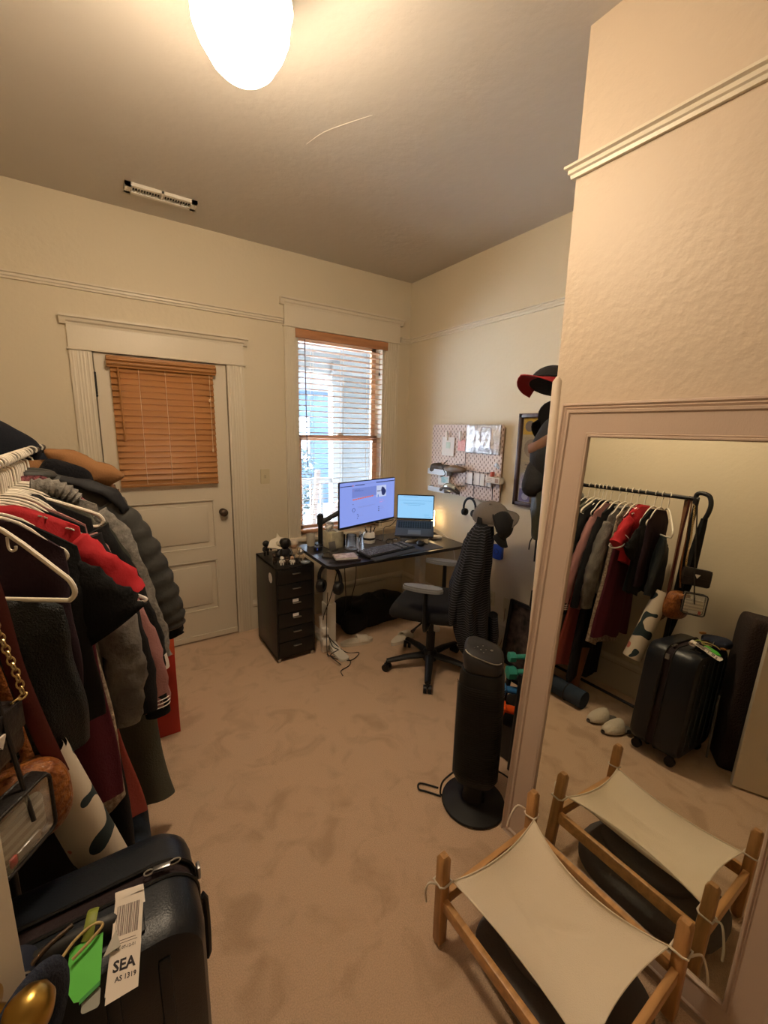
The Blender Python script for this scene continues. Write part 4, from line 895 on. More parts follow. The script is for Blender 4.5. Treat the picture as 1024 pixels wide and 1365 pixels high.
# ------------------------------------------------------------------ tower fan
fan = thing('tower_fan', 'black tower fan on a round base beside the mirror frame', 'fan', (1.235, 1.09, 0))
FB = mat('fan_black', (.007, .0065, .0065), .5)
fx, fyy = 1.235, 1.085
MB().lathe([(.001, 0), (.132, 0), (.138, .006), (.135, .014), (.10, .024), (.06, .032), (.055, .034), (.001, .034)], (fx, fyy, 0), 48).build('base', FB, fan)
MB().lathe([(.052, .03), (.046, .05), (.044, .14), (.046, .16)], (fx, fyy, 0), 32, sx=1.0).build('neck', FB, fan)
fa = 2.25                      # yaw of the fan face (towards the room's left)
RF = RZ(fa)
def fanring(i, j, S=((.13, .55, .5), (.135, .86, .8), (.17, .98, .97), (.30, 1.0, 1.0), (.50, .97, .97), (.62, .93, .95), (.655, .84, .86))):
    z, kx, ky = S[j]; a = 2*PI*i/48; c, s_ = math.cos(a), math.sin(a)
    x = math.copysign(abs(c)**.62, c)*.098*kx; y = math.copysign(abs(s_)**.75, s_)*.090*ky
    return V((fx, fyy, z))+RF @ V((x, y, 0))
MB().grid(fanring, 48, 7, cu=True, cap=True).build('body', FB, fan, ang=50)
g = MB()
for k in range(44):
    z = .175+k*.0100
    g.tube([V((fx, fyy, z))+RF @ V((math.copysign(abs(math.cos(a))**.62, math.cos(a))*.099*(1-.0*k), math.copysign(abs(math.sin(a))**.75, math.sin(a))*.0915, 0)) for a in [.35+q*2.44/10 for q in range(11)]], .0016, 4)
g.build('grille', FB, fan)
hd = MB()
def headf(i, j):
    S = ((.640, .80), (.665, .92), (.70, .97), (.728, .93), (.738, .82)); z, q = S[j]; a = 2*PI*i/48; c, s_ = math.cos(a), math.sin(a)
    x = math.copysign(abs(c)**.55, c)*.085*q; y = math.copysign(abs(s_)**.7, s_)*.078*q
    p = RF @ V((x, y, 0)); sl = 1 if j > 2 else .4*j/2
    return V((fx, fyy, z))+p+V((0, 0, (-.25*p.x*.2+.28*p.y)*sl))
hd.grid(headf, 48, 5, cu=True, cap=True); hp_ = hd.build('control_head', DKGREY, fan, ang=50)
m = MB(); m.tube([V((fx, fyy, .735))+(lambda p: p+V((0, 0, (-.25*p.x*.2+.28*p.y))))(RF @ V((math.copysign(abs(math.cos(a))**.55, math.cos(a))*.0785, math.copysign(abs(math.sin(a))**.7, math.sin(a))*.072, 0))) for a in [.6+q*2.0/12 for q in range(13)]], .0022, 6); m.build('silver_trim', SILVER, hp_)
for k, (x, y, r) in enumerate(((-.03, -.005, .006), (-.008, .004, .003), (.006, -.012, .003), (.012, .016, .003), (.026, .006, .003), (.038, .020, .003), (.0, .028, .0025))):
    p = RF @ V((x, y, 0)); MB().lathe([(r, 0), (r, .002), (.0004, .0025)], V((fx+p.x, fyy+p.y, .7385-.05*p.x+.28*p.y)), 12).build('button', SILVER, hp_)
p = RF @ V((.03, -.09, 0))
pv = V((fx, fyy, 0))
MB().box((1.240, .9885, .236), (.040, .0015, .030), RZ(.0)).build('rating_label', PAPER, fan)
MB().tube([(1.20, 1.15, .14), (1.14, 1.18, .08), (1.13, 1.185, .02), (1.14, 1.18, .006)], .004, 8, smooth=5).tube([(1.13, 1.18, .006), (1.09, 1.235, .006), (1.07, 1.262, .006), (1.095, 1.285, .006), (1.15, 1.22, .006)], .004, 8, smooth=5).build('power_cord', BLACKP, fan)
MB().tube([(1.33, 1.14, .10), (1.42, 1.10, .05), (1.47, 1.06, .006)], .004, 8, smooth=5).build('power_cord', BLACKP, fan)

# ------------------------------------------------------------------ dumbbells on a black rack
rk = thing('dumbbell_rack', 'black A-frame dumbbell rack behind the tower fan', 'rack', (1.68, 1.22, 0))
m = MB()
m.tube([(1.52, 1.26, .0), (1.60, 1.22, .46)], .014, 8); m.tube([(1.80, 1.26, 0), (1.72, 1.22, .46)], .014, 8); m.tube([(1.52, 1.12, .0), (1.60, 1.16, .46)], .014, 8)
m.box((1.66, 1.19, .10), (.24, .16, .19), None, .01); m.box((1.66, 1.20, .28), (.16, .11, .015)); m.box((1.66, 1.20, .40), (.12, .10, .015)); m.build('frame', BLACKP, rk)
def dumb(label, c, R, col, s=1.0):
    t = thing('dumbbell', label, 'dumbbell', c, 0, 'coloured dumbbells on the rack'); c = V(c); mm_ = mat('vinyl_'+label.split()[0], col, .45)
    MB().tube([c-R*.05*s, c-R*.025*s, c+R*.025*s, c+R*.05*s], [.012*s, .015*s, .015*s, .012*s], 12).build('handle', mm_, t)
    for k in (-1, 1):
        p = c+R*k*.065*s
        MB().tube([p-R*.022*s, p-R*.017*s, p+R*.017*s, p+R*.022*s], [.020*s, .030*s, .030*s, .020*s], 6).build('weight', mm_, t)
dumb('teal dumbbell, topmost on the rack', (1.64, 1.17, .455), V((.86, -.5, .0)).normalized(), (.02, .24, .18), 1.1)
dumb('green-teal dumbbell just behind the topmost one', (1.72, 1.25, .475), V((.86, -.5, .0)).normalized(), (.03, .26, .20), .9)
dumb('blue dumbbell in the middle of the rack', (1.60, 1.185, .36), V((.8, -.6, -.1)).normalized(), (.03, .17, .42), 1.2)
dumb('orange dumbbell lowest on the rack', (1.58, 1.165, .270), V((.8, -.5, -.25)).normalized(), (.85, .10, .01), 1.35)

# ------------------------------------------------------------------ leaning framed mirror
n_ = V((.99698648, .0045701, -.07744072)); cpl = 1.2616
hx_ = V((n_.y, -n_.x, 0)).normalized(); up_ = (-n_).cross(hx_)*1.0
if up_.z < 0: up_ = -up_
O_ = V(((cpl-n_.y*.94)/n_.x, .94, 0))
QMi = Matrix.Translation(O_) @ basis(hx_, up_, -n_).to_4x4()
mir = thing('leaning_mirror', 'big floor mirror in a fluted dusty-pink wooden frame leaning on the near wall', 'mirror', (1.27, .51, 0))
FO, FI = .860, .117     # outer width, frame width
HT = 1.700
def mp(x, y, z=0): return QMi @ V((x, y, z))
prof = [(0, -.012), (0, .004), (.003, .009), (.007, .009), (.010, .004), (.013, .006), (.016, .003), (.020, .004), (.050, .006), (.078, .010), (.082, .016), (.089, .017), (.092, .011), (.098, .016), (.102, .012), (.107, .018), (.112, .017), (.116, .010), (.117, -.022), (.06, -.024)]
x0, x1, z0, z1 = FI, FO-FI, .105, HT-FI+.02
m = MB(); m.sweep(prof, [mp(x0, z0), mp(x0, z1), mp(x1, z1), mp(x1, z0)], up=tuple(-n_), close=True); m.build('frame', FRAMEW, mir, ang=25)
MB().prism([(x0-.01, z0-.01), (x1+.01, z0-.01), (x1+.01, z1+.01), (x0-.01, z1+.01)], -.004, 0, QMi).build('mirror_glass', mat('silvered_glass', (.84, .85, .78), .0, 1.0), mir, smooth=False)

# ------------------------------------------------------------------ canvas sling bed on a wooden frame
OAK = mat('honey_oak', (.46, .24, .09), .42, var=.22, vscale=4, stretch=(12, 12, 1.5), bump=.06)
OAKH = mat('honey_oak_rail', (.54, .29, .11), .4, var=.18, vscale=4, stretch=(1.5, 12, 12))
CANV = mat('natural_canvas', (.76, .65, .50), .9, bump=.25, bscale=320)
bed = thing('pet_hammock', 'low wooden pet hammock with a cream canvas sling in front of the mirror', 'pet bed', (.98, .53, 0))
PX0, PX1, PY0, PY1, PH = .765, 1.195, .285, .770, .337
for x in (PX0, PX1):
    for y in (PY0, PY1):
        if (x, y) == (PX1, PY0): pass
        m = MB(); o_ = rrect(.034, .034, .006, 2); c = V((x, y, 0))
        def pf(i, j, o_=o_, c=c):
            z, k = ((0, .55), (.014, 1), (PH-.012, 1), (PH, .6))[j]; return c+V((o_[i][0]*k, o_[i][1]*k, z))
        m.grid(pf, len(o_), 4, cu=True, cap=True); pst = m.build('post', OAK, bed, ang=30)
zr = .165
for c, d in (((PX0, .5275, zr), (.020, .452, .042)), ((PX1, .5275, zr), (.020, .452, .042)), ((.98, PY0, zr), (.398, .020, .042)), ((.98, PY1, zr), (.398, .020, .042))):
    MB().box(c, d, None, .004).build('rail', OAKH, bed)
CC = [V((.785, .748, .247)), V((1.178, .748, .247)), V((1.173, .305, .242)), V((.787, .305, .242))]
def cv(i, j):
    u, v = i/30, j/34
    p = CC[0]*(1-u)*(1-v)+CC[1]*u*(1-v)+CC[2]*u*v+CC[3]*(1-u)*v
    bu, bv = 4*u*(1-u), 4*v*(1-v)
    c = V((.98, .5275, 0))
    pull = .05*(bv*abs(2*u-1)**3)
    p.x += (c.x-p.x)*pull*(2.4+3.2*u**4)
    p.y += (c.y-p.y)*(.045*(bu*abs(2*v-1)**3))*2.2
    z = -.052*bu*bv**.8-.020*(bu+bv)*.5
    z += .004*math.sin(7*u+3*v)*bu*bv+.003*NZ.noise(V((u*6, v*6, 2)))*bu*bv
    z += .010*math.exp(-((u-.35+.20*(v-.4))**2)*700)*math.exp(-((v-.35)**2)*22); z -= .012*math.exp(-((u-.52-.8*(v-.45))**2)*500)*math.exp(-((v-.50)**2)*40)-.004*math.exp(-((u+v*.35-.62)**2)*300)*bv*bu
    p.z += z; return p
m = MB(); m.grid(cv, 31, 35); o = m.build('sling', CANV, bed, ang=180); md = o.modifiers.new('s', 'SOLIDIFY'); md.thickness = .0022
CORD = mat('cotton_cord', (.72, .64, .52), .85)
m = MB(); edge = [cv(i, 0) for i in range(31)]+[cv(30, j) for j in range(1, 35)]+[cv(30-i, 34) for i in range(1, 31)]+[cv(0, 34-j) for j in range(1, 34)]
m.tube([p+V((0, 0, .001)) for p in edge], .0022, 6, closed=True); m.build('hem', CANV, o)
for (x, y), cc, tail in (((PX0, PY1), CC[0], [(-.02, .0, .0), (-.045, .01, .012), (-.055, .015, -.015), (-.05, .015, -.06)]), ((PX1, PY1), CC[1], [(0, .02, 0), (-.03, .04, .02), (-.06, .045, -.01), (-.075, .045, -.05)]),
                    ((PX1, PY0), CC[2], [(.0, -.02, 0), (.018, -.04, .015), (.026, -.055, -.03), (.03, -.06, -.07)]), ((PX0, PY0), CC[3], [(-.02, 0, 0), (-.03, -.02, -.03), (-.035, -.02, -.08)])):
    zc = .240; sx_, sy_ = (1 if cc.x > x else -1), (1 if cc.y > y else -1)
    pts = [cc, V((x+sx_*.019, y-sy_*.010, zc)), V((x+sx_*.012, y-sy_*.021, zc)), V((x-sx_*.020, y-sy_*.020, zc)), V((x-sx_*.021, y+sy_*.012, zc)), V((x-sx_*.010, y+sy_*.020, zc)), cc]
    MB().tube(pts, .0032, 8).tube([V((x, y, zc))+V(q) for q in tail], .0032, 8, smooth=5).build('tie_cord', CORD, bed)
cu = thing('floor_cushion', 'dark grey fabric cushion on the carpet under the pet hammock', 'cushion', (.98, .53, 0))
lump((.99, .50, .055), (.19, .23, .055), .10, 6, seed=9, pw=.6).build('cover', mat('charcoal_fleece', (.11, .10, .098), .95, bump=.3), cu, ang=80)
lump((.98, .52, .12), (.12, .15, .03), .25, 8, seed=19, pw=.8).build('top_fold', mat('charcoal_fleece', (.045, .04, .04), .95, bump=.3), cu, ang=80)
# ------------------------------------------------------------------ garment rack
RX, RZZ = -.24, 1.49
rkk = thing('garment_rack', 'black metal garment rack packed with hanging clothes', 'clothes rack', (RX, 1.8, 0))
MB().cyl((RX, 1.02, RZZ), (RX, 2.66, RZZ), .0125, n=16).build('rod', BLACKM, rkk)
for y in (1.03, 2.62):
    MB().tube([(RX, y, .04), (RX, y, RZZ+.0)], .013, 12).build('upright', BLACKM, rkk)
    MB().tube([(RX-.22, y, .03), (RX+.22, y, .03)], .013, 12).build('foot', BLACKM, rkk)
MB().tube([(RX, 1.03, .10), (RX, 2.62, .10)], .010, 10).build('lower_bar', BLACKM, rkk)

HANG = mat('hanger_white', (.74, .68, .58), .35)
def hanger_mesh(t, mt, w=.205, slope=.115, r=.0052, ap=-.082):
    M = wm(t)
    hk_ = [(.012, 0, -.004), (.0175, 0, .004), (.014, 0, .014), (.004, 0, .0195), (-.008, 0, .017), (-.0155, 0, .008), (-.0165, 0, -.006), (-.010, 0, -.022), (.0, 0, -.034), (0, 0, ap+.007)]
    MB().tube([M @ V(p) for p in hk_], .0036, 8, smooth=3).build('hook', mt, t)
    pts = [(0, 0, -.082), (.07, 0, -.105), (w-.03, 0, -.082-slope*.92), (w-.006, 0, -.082-slope*1.12), (w, 0, -.082-slope*1.32), (w-.012, 0, -.082-slope*1.46), (w-.035, 0, -.082-slope*1.48),
           (0, 0, -.082-slope*1.5), (-w+.035, 0, -.082-slope*1.48), (-w+.012, 0, -.082-slope*1.46), (-w, 0, -.082-slope*1.32), (-w+.006, 0, -.082-slope*1.12), (-w+.03, 0, -.082-slope*.92), (-.07, 0, -.105)]
    MB().tube([M @ V(p) for p in pts], r, 8, closed=True, smooth=3, side=M.to_3x3() @ V((0, 1, 0))).build('arms', mt, t)
    return t
h0 = thing('clothes_hanger', 'white tubular hanger nearest the door, turned outwards with its arm bare', 'hanger', (RX, 1.175, RZZ+.0), -.62, 'white hangers on the rack')
hanger_mesh(h0, HANG)
MB().tube([wm(h0) @ V(p) for p in ((.075, 0, -.118), (.075, 0, -.140), (.082, 0, -.147), (.090, 0, -.143), (.091, 0, -.136))], .0028, 6, smooth=3).build('strap_hook', HANG, h0)

# ---- garments : each a hanging cloth body with sleeves; rod at RX, plane across the rod
def fab(name, c, rough=.95, bump=.25, bs=150, **k): return mat('cloth_'+name, c, rough, bump=bump, bscale=bs, **k)
def garment(name, label, cat, Y, mt, ws, wb, zn, zs, zh, t=.028, sl=None, sr=.045, fl=.55, mt2=None, quilt=0, collar=None, neck=.06, seed=0, rz=0.0, lean=0.0, left=True, cuff=None):
    g = thing(name, label, cat, (RX, Y, zn), 0, None)
    rg = random.Random(seed*7+3); ph = [rg.uniform(0, 6) for _ in range(5)]
    NU, NV = 56, 26
    def fn(i, j):
        a = 2*PI*i/NU; v = j/(NV-1); ca, sa = math.cos(a), math.sin(a)
        w = ws+(wb-ws)*v**.8; u = math.copysign(abs(ca)**.8, ca)
        if v < .12: w *= 1-.03*(1-v/.12)
        top = zn-(zn-zs)*max(0, (abs(u)*ws-neck)/(ws-neck))**1.1
        z = top*(1-v)+zh*v
        th = max(.009, t*(.36+.64*min(1, v*5)))*(1+.35*v)
        if quilt: th *= 1+.22*abs(math.sin(v*quilt*PI))-.1
        f = (math.sin(u*9+ph[0]+v*2)*.35+math.sin(u*15+ph[1]-v*3)*.22+math.sin(u*5+ph[2])*.3)*min(1, v*2.2)*th
        y = math.copysign(abs(sa)**.7, sa)*th+f*.8
        x = w*u*(1+.03*math.sin(v*9+ph[3])*(v > .2))
        if quilt: x *= 1+.02*abs(math.sin(v*quilt*PI))
        zz = z+.012*math.sin(u*7+ph[4])*v**3
        c_, s_ = math.cos(rz), math.sin(rz)
        return V((RX+x*c_-y*s_+lean*v, Y+x*s_+y*c_, zz))
    MB().grid(fn, NU, NV, cu=True, cap=True).build('body', mt, g, ang=80)
    if sl:
        for k in ((1, -1) if left else (1,)):
            pts = []; rr = []
            for q in sl:
                x = q[0]-RX; x = x if k > 0 else max(-x, -.335+.02*rg.random())
                pts.append((RX+x, Y+(q[2] if len(q) > 2 else 0), q[1])); rr.append(q[3] if len(q) > 3 else sr)
            n = len(pts)
            wob = (lambda kk, j, m, p=ph[0]: .10*math.sin(kk*1.6+j*.9+p)+.06*math.sin(j*2.3+p)) if not quilt else (lambda kk, j, m: .16*abs(math.sin(j*.785))-.05+.03*math.sin(kk*2+j))
            s_ = MB().tube(pts, rr, 16, flat=fl, side=(1, 0, 0), smooth=6 if not quilt else 8, wob=wob).build('sleeve', mt2 or mt, g, ang=80)
            if cuff and k > 0:
                e = V(pts[-1]); d = (V(pts[-1])-V(pts[-2])).normalized()
                MB().tube([e-d*.05, e-d*.02, e+d*.006], [rr[-1]*1.06, rr[-1]*1.08, rr[-1]*1.04], 16, flat=fl, side=(1, 0, 0)).build('cuff', cuff, s_)
    if collar:
        h, rc = collar[0], collar[1]; mc = collar[2] if len(collar) > 2 else mt
        m = MB()
        m.tube([(RX+neck*1.25*math.cos(a), Y+t*.9*math.sin(a), zn-.008+h*.5-.01*math.cos(a)**2) for a in [kk*2*PI/24 for kk in range(24)]], rc, 10, closed=True, flat=1.0+h/rc*.5, side=(0, 0, 1) if False else None); m.build('collar', mc, g, ang=80)
    return g
NAVY = fab('navy', (.006, .008, .015)); BLK = fab('black', (.004, .004, .0048)); BLK2 = fab('soft_black', (.007, .0065, .008))
# hanging top of black sequins below the first hanger
SEQ = mat('sequin_green_black', (.003, .005, .006), .45, bump=.8, bscale=260, spec=.5, col2=(.009, .014, .015), vscale=420)
g = garment('sequin_top', 'black-green sequined top hanging under the nearest white hanger', 'top', 1.165, SEQ, .160, .160, 1.235, 1.215, .87, .030, seed=1, rz=-.45, neck=.10)
garment('shirt', 'dark plum shirt just behind the sequined top', 'shirt', 1.210, fab('plum', (.022, .008, .015)), .150, .150, 1.392, 1.315, .90, .016, None, seed=2)
garment('t_shirt', 'black short-sleeved t-shirt with wide pointed sleeve in front of the red jersey', 't-shirt', 1.240, BLK, .175, .185, 1.392, 1.312, .84, .022, [(-.115, 1.258, 0, .045), (-.07, 1.19, 0, .068), (-.022, 1.12, 0, .078), (-.002, 1.09, 0, .078)], .06, .22, seed=3)
RED = fab('red', (.42, .008, .015), .8, .15)
g = garment('jersey', 'bright red short-sleeved jersey with white star patches and sleeve stripe', 'jersey', 1.315, RED, .18, .17, 1.41, 1.345, 1.02, .030, [(-.10, 1.295, 0, .050), (-.045, 1.225, 0, .062), (.012, 1.13, 0, .070)], .05, .5, seed=4)
WCL = fab('white', (.72, .66, .60))
MB().tube([(-.055+.045, 1.285, 1.205), (-.04, 1.275, 1.185), (-.065, 1.278, 1.165)], .004, 6, flat=.4, smooth=3).build('white_stripe', WCL, g)
MB().tube([(RX+.09+.14*k, 1.315+.0*k, 1.372-.02*k-.055*k) for k in (0, .1)], .001, 4).build('seam', WCL, g)
def star(c, r, R, mt, par, name='star_patch'):
    o_ = [(r*(1 if k % 2 == 0 else .45)*math.cos(k*PI/5+.3), r*(1 if k % 2 == 0 else .45)*math.sin(k*PI/5+.3)) for k in range(10)]
    MB().prism(o_, 0, .003, Matrix.Translation(c) @ R.to_4x4()).build(name, mt, par)
RS = basis(V((.9, 0, -.43)), V((0, 1, 0)), V((.43, 0, .9)))
for x, z in ((-.135, 1.378), (-.085, 1.342)): star((x, 1.312, z), .017, RS, WCL, g)
MB().tube([(.012+.064*math.cos(a)*.9, 1.315+.036*math.sin(a), 1.135-.02*math.cos(a)) for a in [k*PI/8 for k in range(16)]], .006, 6, closed=True, flat=.5).build('white_stripe', WCL, g)
garment('dress', 'long maroon dress hanging low behind the black t-shirt', 'dress', 1.36, fab('maroon', (.085, .006, .018), .9), .16, .205, 1.38, 1.31, .50, .024, None, seed=5)
LACE = fab('cream_lace', (.45, .37, .27), .9, .8, 90, col2=(.22, .15, .11), vscale=70)
garment('lace_dress', 'cream lace dress with scalloped edge beside the maroon dress', 'dress', 1.40, LACE, .15, .215, 1.37, 1.30, .44, .022, None, seed=6)
DEN = fab('grey_denim', (.17, .155, .14), .9, .5, 60, var=.3, vscale=10)
garment('denim_jacket', 'grey distressed denim jacket with rolled cuff between pink and red clothes', 'jacket', 1.44, DEN, .18, .19, 1.375, 1.30, .78, .030, [(-.09, 1.25, 0, .05), (-.035, 1.10, 0, .055), (.0, .93, 0, .055), (.0, .80, 0, .055), (-.015, .68, 0, .045)], .05, .65, seed=7, collar=(.02, .010), cuff=DEN)
garment('dress', 'long black knit dress with sleeves between the denim and the pink jackets', 'dress', 1.485, BLK2, .185, .215, 1.385, 1.31, .14, .024, [(-.07, 1.27, 0, .045), (-.01, 1.10, 0, .045), (.035, .88, 0, .042), (.05, .66, 0, .036)], .045, .5, seed=8)
PINK = fab('dusty_pink', (.36, .17, .16), .95, .3); CORAL = fab('coral', (.45, .10, .085))
g = garment('track_jacket', 'dusty pink track jacket with long sleeve and dark striped cuff', 'jacket', 1.54, PINK, .185, .20, 1.385, 1.305, .62, .022, [(-.075, 1.26, 0, .042), (-.02, 1.14, 0, .045), (.035, .97, 0, .046), (.075, .80, 0, .046), (.085, .62, 0, .040)], .045, .55, seed=9)
for k in range(3): MB().tube([(.085+.041*math.cos(a), 1.54+.025*math.sin(a), .665-k*.014) for a in [q*PI/8 for q in range(16)]], .0018, 6, closed=True).build('white_stripe', WCL, g)
MB().tube([(.083, 1.54, .68), (.086, 1.54, .60)], [.0405, .0395], 16, flat=.6, side=(1, 0, 0)).build('dark_cuff', BLK, g)
garment('suit_jacket', 'black blazer with a white turned-back cuff', 'jacket', 1.60, BLK, .20, .21, 1.39, 1.31, .58, .026, [(-.05, 1.27, 0, .045), (.015, 1.12, 0, .045), (.07, .92, 0, .044), (.095, .74, 0, .042)], .045, .55, seed=10, collar=(.02, .010), cuff=WCL)
garment('skirt', 'long coral red skirt showing below the black clothes', 'skirt', 1.575, CORAL, .13, .26, 1.05, 1.04, .20, .018, None, seed=11)
garment('coat', 'olive grey coat with a wide hem near the carpet', 'coat', 1.66, fab('olive_grey', (.085, .085, .065), .95), .20, .37, 1.39, 1.31, .16, .026, None, seed=12)
garment('shirt', 'dark moss-green shirt in front of the grey cardigan', 'shirt', 1.705, fab('moss', (.035, .038, .028)), .20, .22, 1.39, 1.31, .66, .018, [(-.04, 1.26), (.02, 1.10), (.07, .90), (.10, .72)], .04, .5, seed=13)
GREY = fab('grey_knit', (.20, .185, .165), .98, .6, 110, var=.22, vscale=60)
g = garment('cardigan', 'heather grey knitted cardigan with a ribbed collar', 'cardigan', 1.765, GREY, .215, .24, 1.40, 1.33, .66, .030, [(-.045, 1.29, 0, .05), (.02, 1.18, 0, .052), (.065, 1.0, 0, .05), (.105, .82, 0, .048), (.118, .70, 0, .045)], .05, .6, seed=14)
m = MB()
for k in range(9):
    x = -.20+.020*k
    pass
m.tube([(-.20, 1.735, 1.405), (-.15, 1.735, 1.400), (-.11, 1.738, 1.378), (-.085, 1.742, 1.352)], [.022, .028, .028, .022], 22, smooth=8, wob=lambda k, j, n: .16*math.sin(j*2.09))
m.build('ribbed_collar', GREY, g, ang=80)
g = garment('dress', 'long black dress reaching almost to the carpet under the grey cardigan', 'dress', 1.82, BLK, .19, .30, 1.385, 1.32, .12, .020, None, seed=15)
TW = fab('pink_tweed', (.42, .14, .15), .98, .8, 70, col2=(.10, .03, .045), vscale=75)
garment('tweed_jacket', 'pink and burgundy tweed jacket beside the white hanger hooks', 'jacket', 1.885, TW, .185, .19, 1.425, 1.325, .80, .028, [(-.08, 1.28), (-.04, 1.14), (-.0, .98), (.02, .84)], .045, .6, seed=16)
PUF = mat('puffer_grey', (.045, .045, .042), .6, bump=.5, bscale=26); PUFD = mat('puffer_dark', (.010, .010, .013), .7, bump=.4, bscale=26)
g = garment('puffer_jacket', 'charcoal quilted puffer jacket with fat segmented sleeve', 'jacket', 2.02, PUF, .265, .28, 1.425, 1.345, .70, .060, [(-.01, 1.29, 0, .060), (.06, 1.18, 0, .068), (.115, 1.04, 0, .070), (.155, .90, 0, .070), (.19, .77, 0, .062), (.205, .70, 0, .045)], .06, .75, seed=17, quilt=7, collar=(.012, .014))
MB().tube([(-.14, 1.99, 1.40), (-.06, 1.98, 1.375), (.02, 1.98, 1.33), (.06, 1.985, 1.26)], [.012, .024, .03, .02], 12, flat=.5, smooth=5, wob=lambda k, j, n: .12*math.sin(j*1.3+k)).build('shoulder_panel', PUFD, g, ang=80)
garment('jacket', 'thin black jacket whose cuff shows under the puffer sleeve', 'jacket', 2.10, BLK, .24, .25, 1.40, 1.32, .62, .020, [(.0, 1.27), (.07, 1.10), (.14, .88), (.20, .68, 0, .05), (.215, .62, 0, .04)], .045, .6, seed=18)
TAN_ = fab('duck_brown', (.27, .125, .045), .85); FLE = fab('black_fleece', (.005, .005, .008), 1, .8, 60)
g = garment('work_jacket', 'brown canvas work jacket with black fleece-lined hood', 'jacket', 2.24, TAN_, .26, .26, 1.455, 1.375, .75, .050, [(.0, 1.30), (.06, 1.12), (.11, .92), (.14, .76)], .055, .65, seed=19)
m = MB()
def hood(i, j):
    a = PI*i/20; v = j/10
    return V((RX-.01+.30*(i/20), 2.20+.12*v, 1.385+.085*math.sin(a)**.7*(1-.15*v)-.10*(i/20)**2.2+.012*v))
m.grid(hood, 21, 11); o = m.build('hood', TAN_, g, ang=80); md = o.modifiers.new('s', 'SOLIDIFY'); md.thickness = .012
lump((-.075, 2.215, 1.415), (.130, .05, .052), .5, 13, Matrix.Rotation(.42, 3, 'Y'), seed=24, pw=.6).build('hood_back', TAN_, g, ang=80)
lump((-.130, 2.165, 1.405), (.095, .03, .042), .4, 12, Matrix.Rotation(.30, 3, 'Y'), seed=21).build('fleece_lining', FLE, g, ang=80)
g = garment('winter_coat', 'navy winter coat with high collar at the far end of the rack', 'coat', 2.46, NAVY, .24, .26, 1.47, 1.36, .55, .055, [(-.01, 1.30), (.04, 1.1), (.07, .9), (.08, .72)], .055, .7, seed=22)
lump((-.36, 2.44, 1.50), (.13, .09, .10), .15, 6, Matrix.Rotation(.6, 3, 'Y'), seed=23).build('hood', NAVY, g, ang=80)
# more hangers, one for every garment and a few spare
PLAIN = [1.215, 1.255, 1.315, 1.36, 1.40, 1.44, 1.485, 1.54, 1.575, 1.60, 1.66, 1.705, 1.765, 1.82, 1.855, 1.885, 1.925, 1.96, 2.02, 2.10, 2.24, 2.46]
WH = {1.215: 'white hanger under the plum shirt', 1.255: 'white hanger under the black t-shirt', 1.315: 'white hanger carrying the red jersey', 1.36: 'white hanger carrying the maroon dress', 1.40: 'white hanger carrying the cream lace dress',
      1.44: 'white hanger carrying the grey denim jacket', 1.485: 'white hanger carrying the black knit dress', 1.54: 'white hanger carrying the dusty pink track jacket', 1.575: 'white hanger carrying the coral red skirt', 1.60: 'white hanger carrying the black blazer',
      1.66: 'white hanger carrying the olive grey coat', 1.705: 'white hanger carrying the moss-green shirt', 1.765: 'white hanger carrying the grey cardigan', 1.82: 'white hanger carrying the long black dress', 1.855: 'spare white hanger between black dress and tweed jacket',
      1.885: 'white hanger carrying the pink tweed jacket', 1.925: 'spare white hanger right behind the tweed jacket', 1.96: 'spare white hanger right before the puffer jacket', 2.02: 'white hanger carrying the charcoal puffer jacket', 2.10: 'white hanger carrying the thin black jacket', 2.24: 'white hanger carrying the brown work jacket', 2.46: 'white hanger carrying the navy winter coat'}
hb = thing('clothes_hanger', WH[1.215], 'hanger', (RX, 1.215, RZZ), .0, 'white hangers on the rack'); hanger_mesh(hb, HANG, w=.150, slope=.085, r=.0042, ap=-.118)
for k, y in enumerate(PLAIN[1:]):
    copy_thing(hb, (RX, y, RZZ), ((k*37) % 9-4)*.003, WH[y])
# black flocked hanger arm with white bare arm in front of the grey cardigan
h3 = thing('clothes_hanger', 'white hanger with bare rounded arm sticking out in front of the grey cardigan', 'hanger', (RX, 1.63, RZZ), -.10, 'white hangers on the rack')
hanger_mesh(h3, HANG, w=.225, slope=.085, r=.0062, ap=-.075)

# ------------------------------------------------------------------ bags hung on the near rod end
CHK = []
bk = thing('chain_bag', 'black leather bag with gold chain strap at the near rod end', 'handbag', (-.22, .95, 1.0))
BLE = mat('black_leather', (.016, .013, .012), .35, bump=.2, bscale=90)
MB().box((-.225, .94, 1.03), (.05, .145, .105), RZ(-.45), .014).build('body', BLE, bk)
MB().box((-.202, .929, 1.055), (.006, .135, .055), RZ(-.45), .002).build('flap', BLE, bk)
MB().prism([(-.014, .010), (.014, .010), (0, -.014)], 0, .004, Matrix.Translation((-.199, .927, 1.04)) @ basis(V((.435, .90, 0)), V((0, 0, 1)), V((.90, -.435, 0))).to_4x4()).build('cream_badge', WCL, bk)
path = [V(p) for p in ((-.245, 1.045, 1.50), (-.215, 1.02, 1.40), (-.195, 1.0, 1.25), (-.172, .99, 1.13), (-.167, .985, 1.09), (-.19, .98, 1.075), (-.225, .97, 1.068), (-.26, .96, 1.06))]
L = [0]
for a, b in zip(path, path[1:]): L.append(L[-1]+(b-a).length)
k = 0; d = 0.0
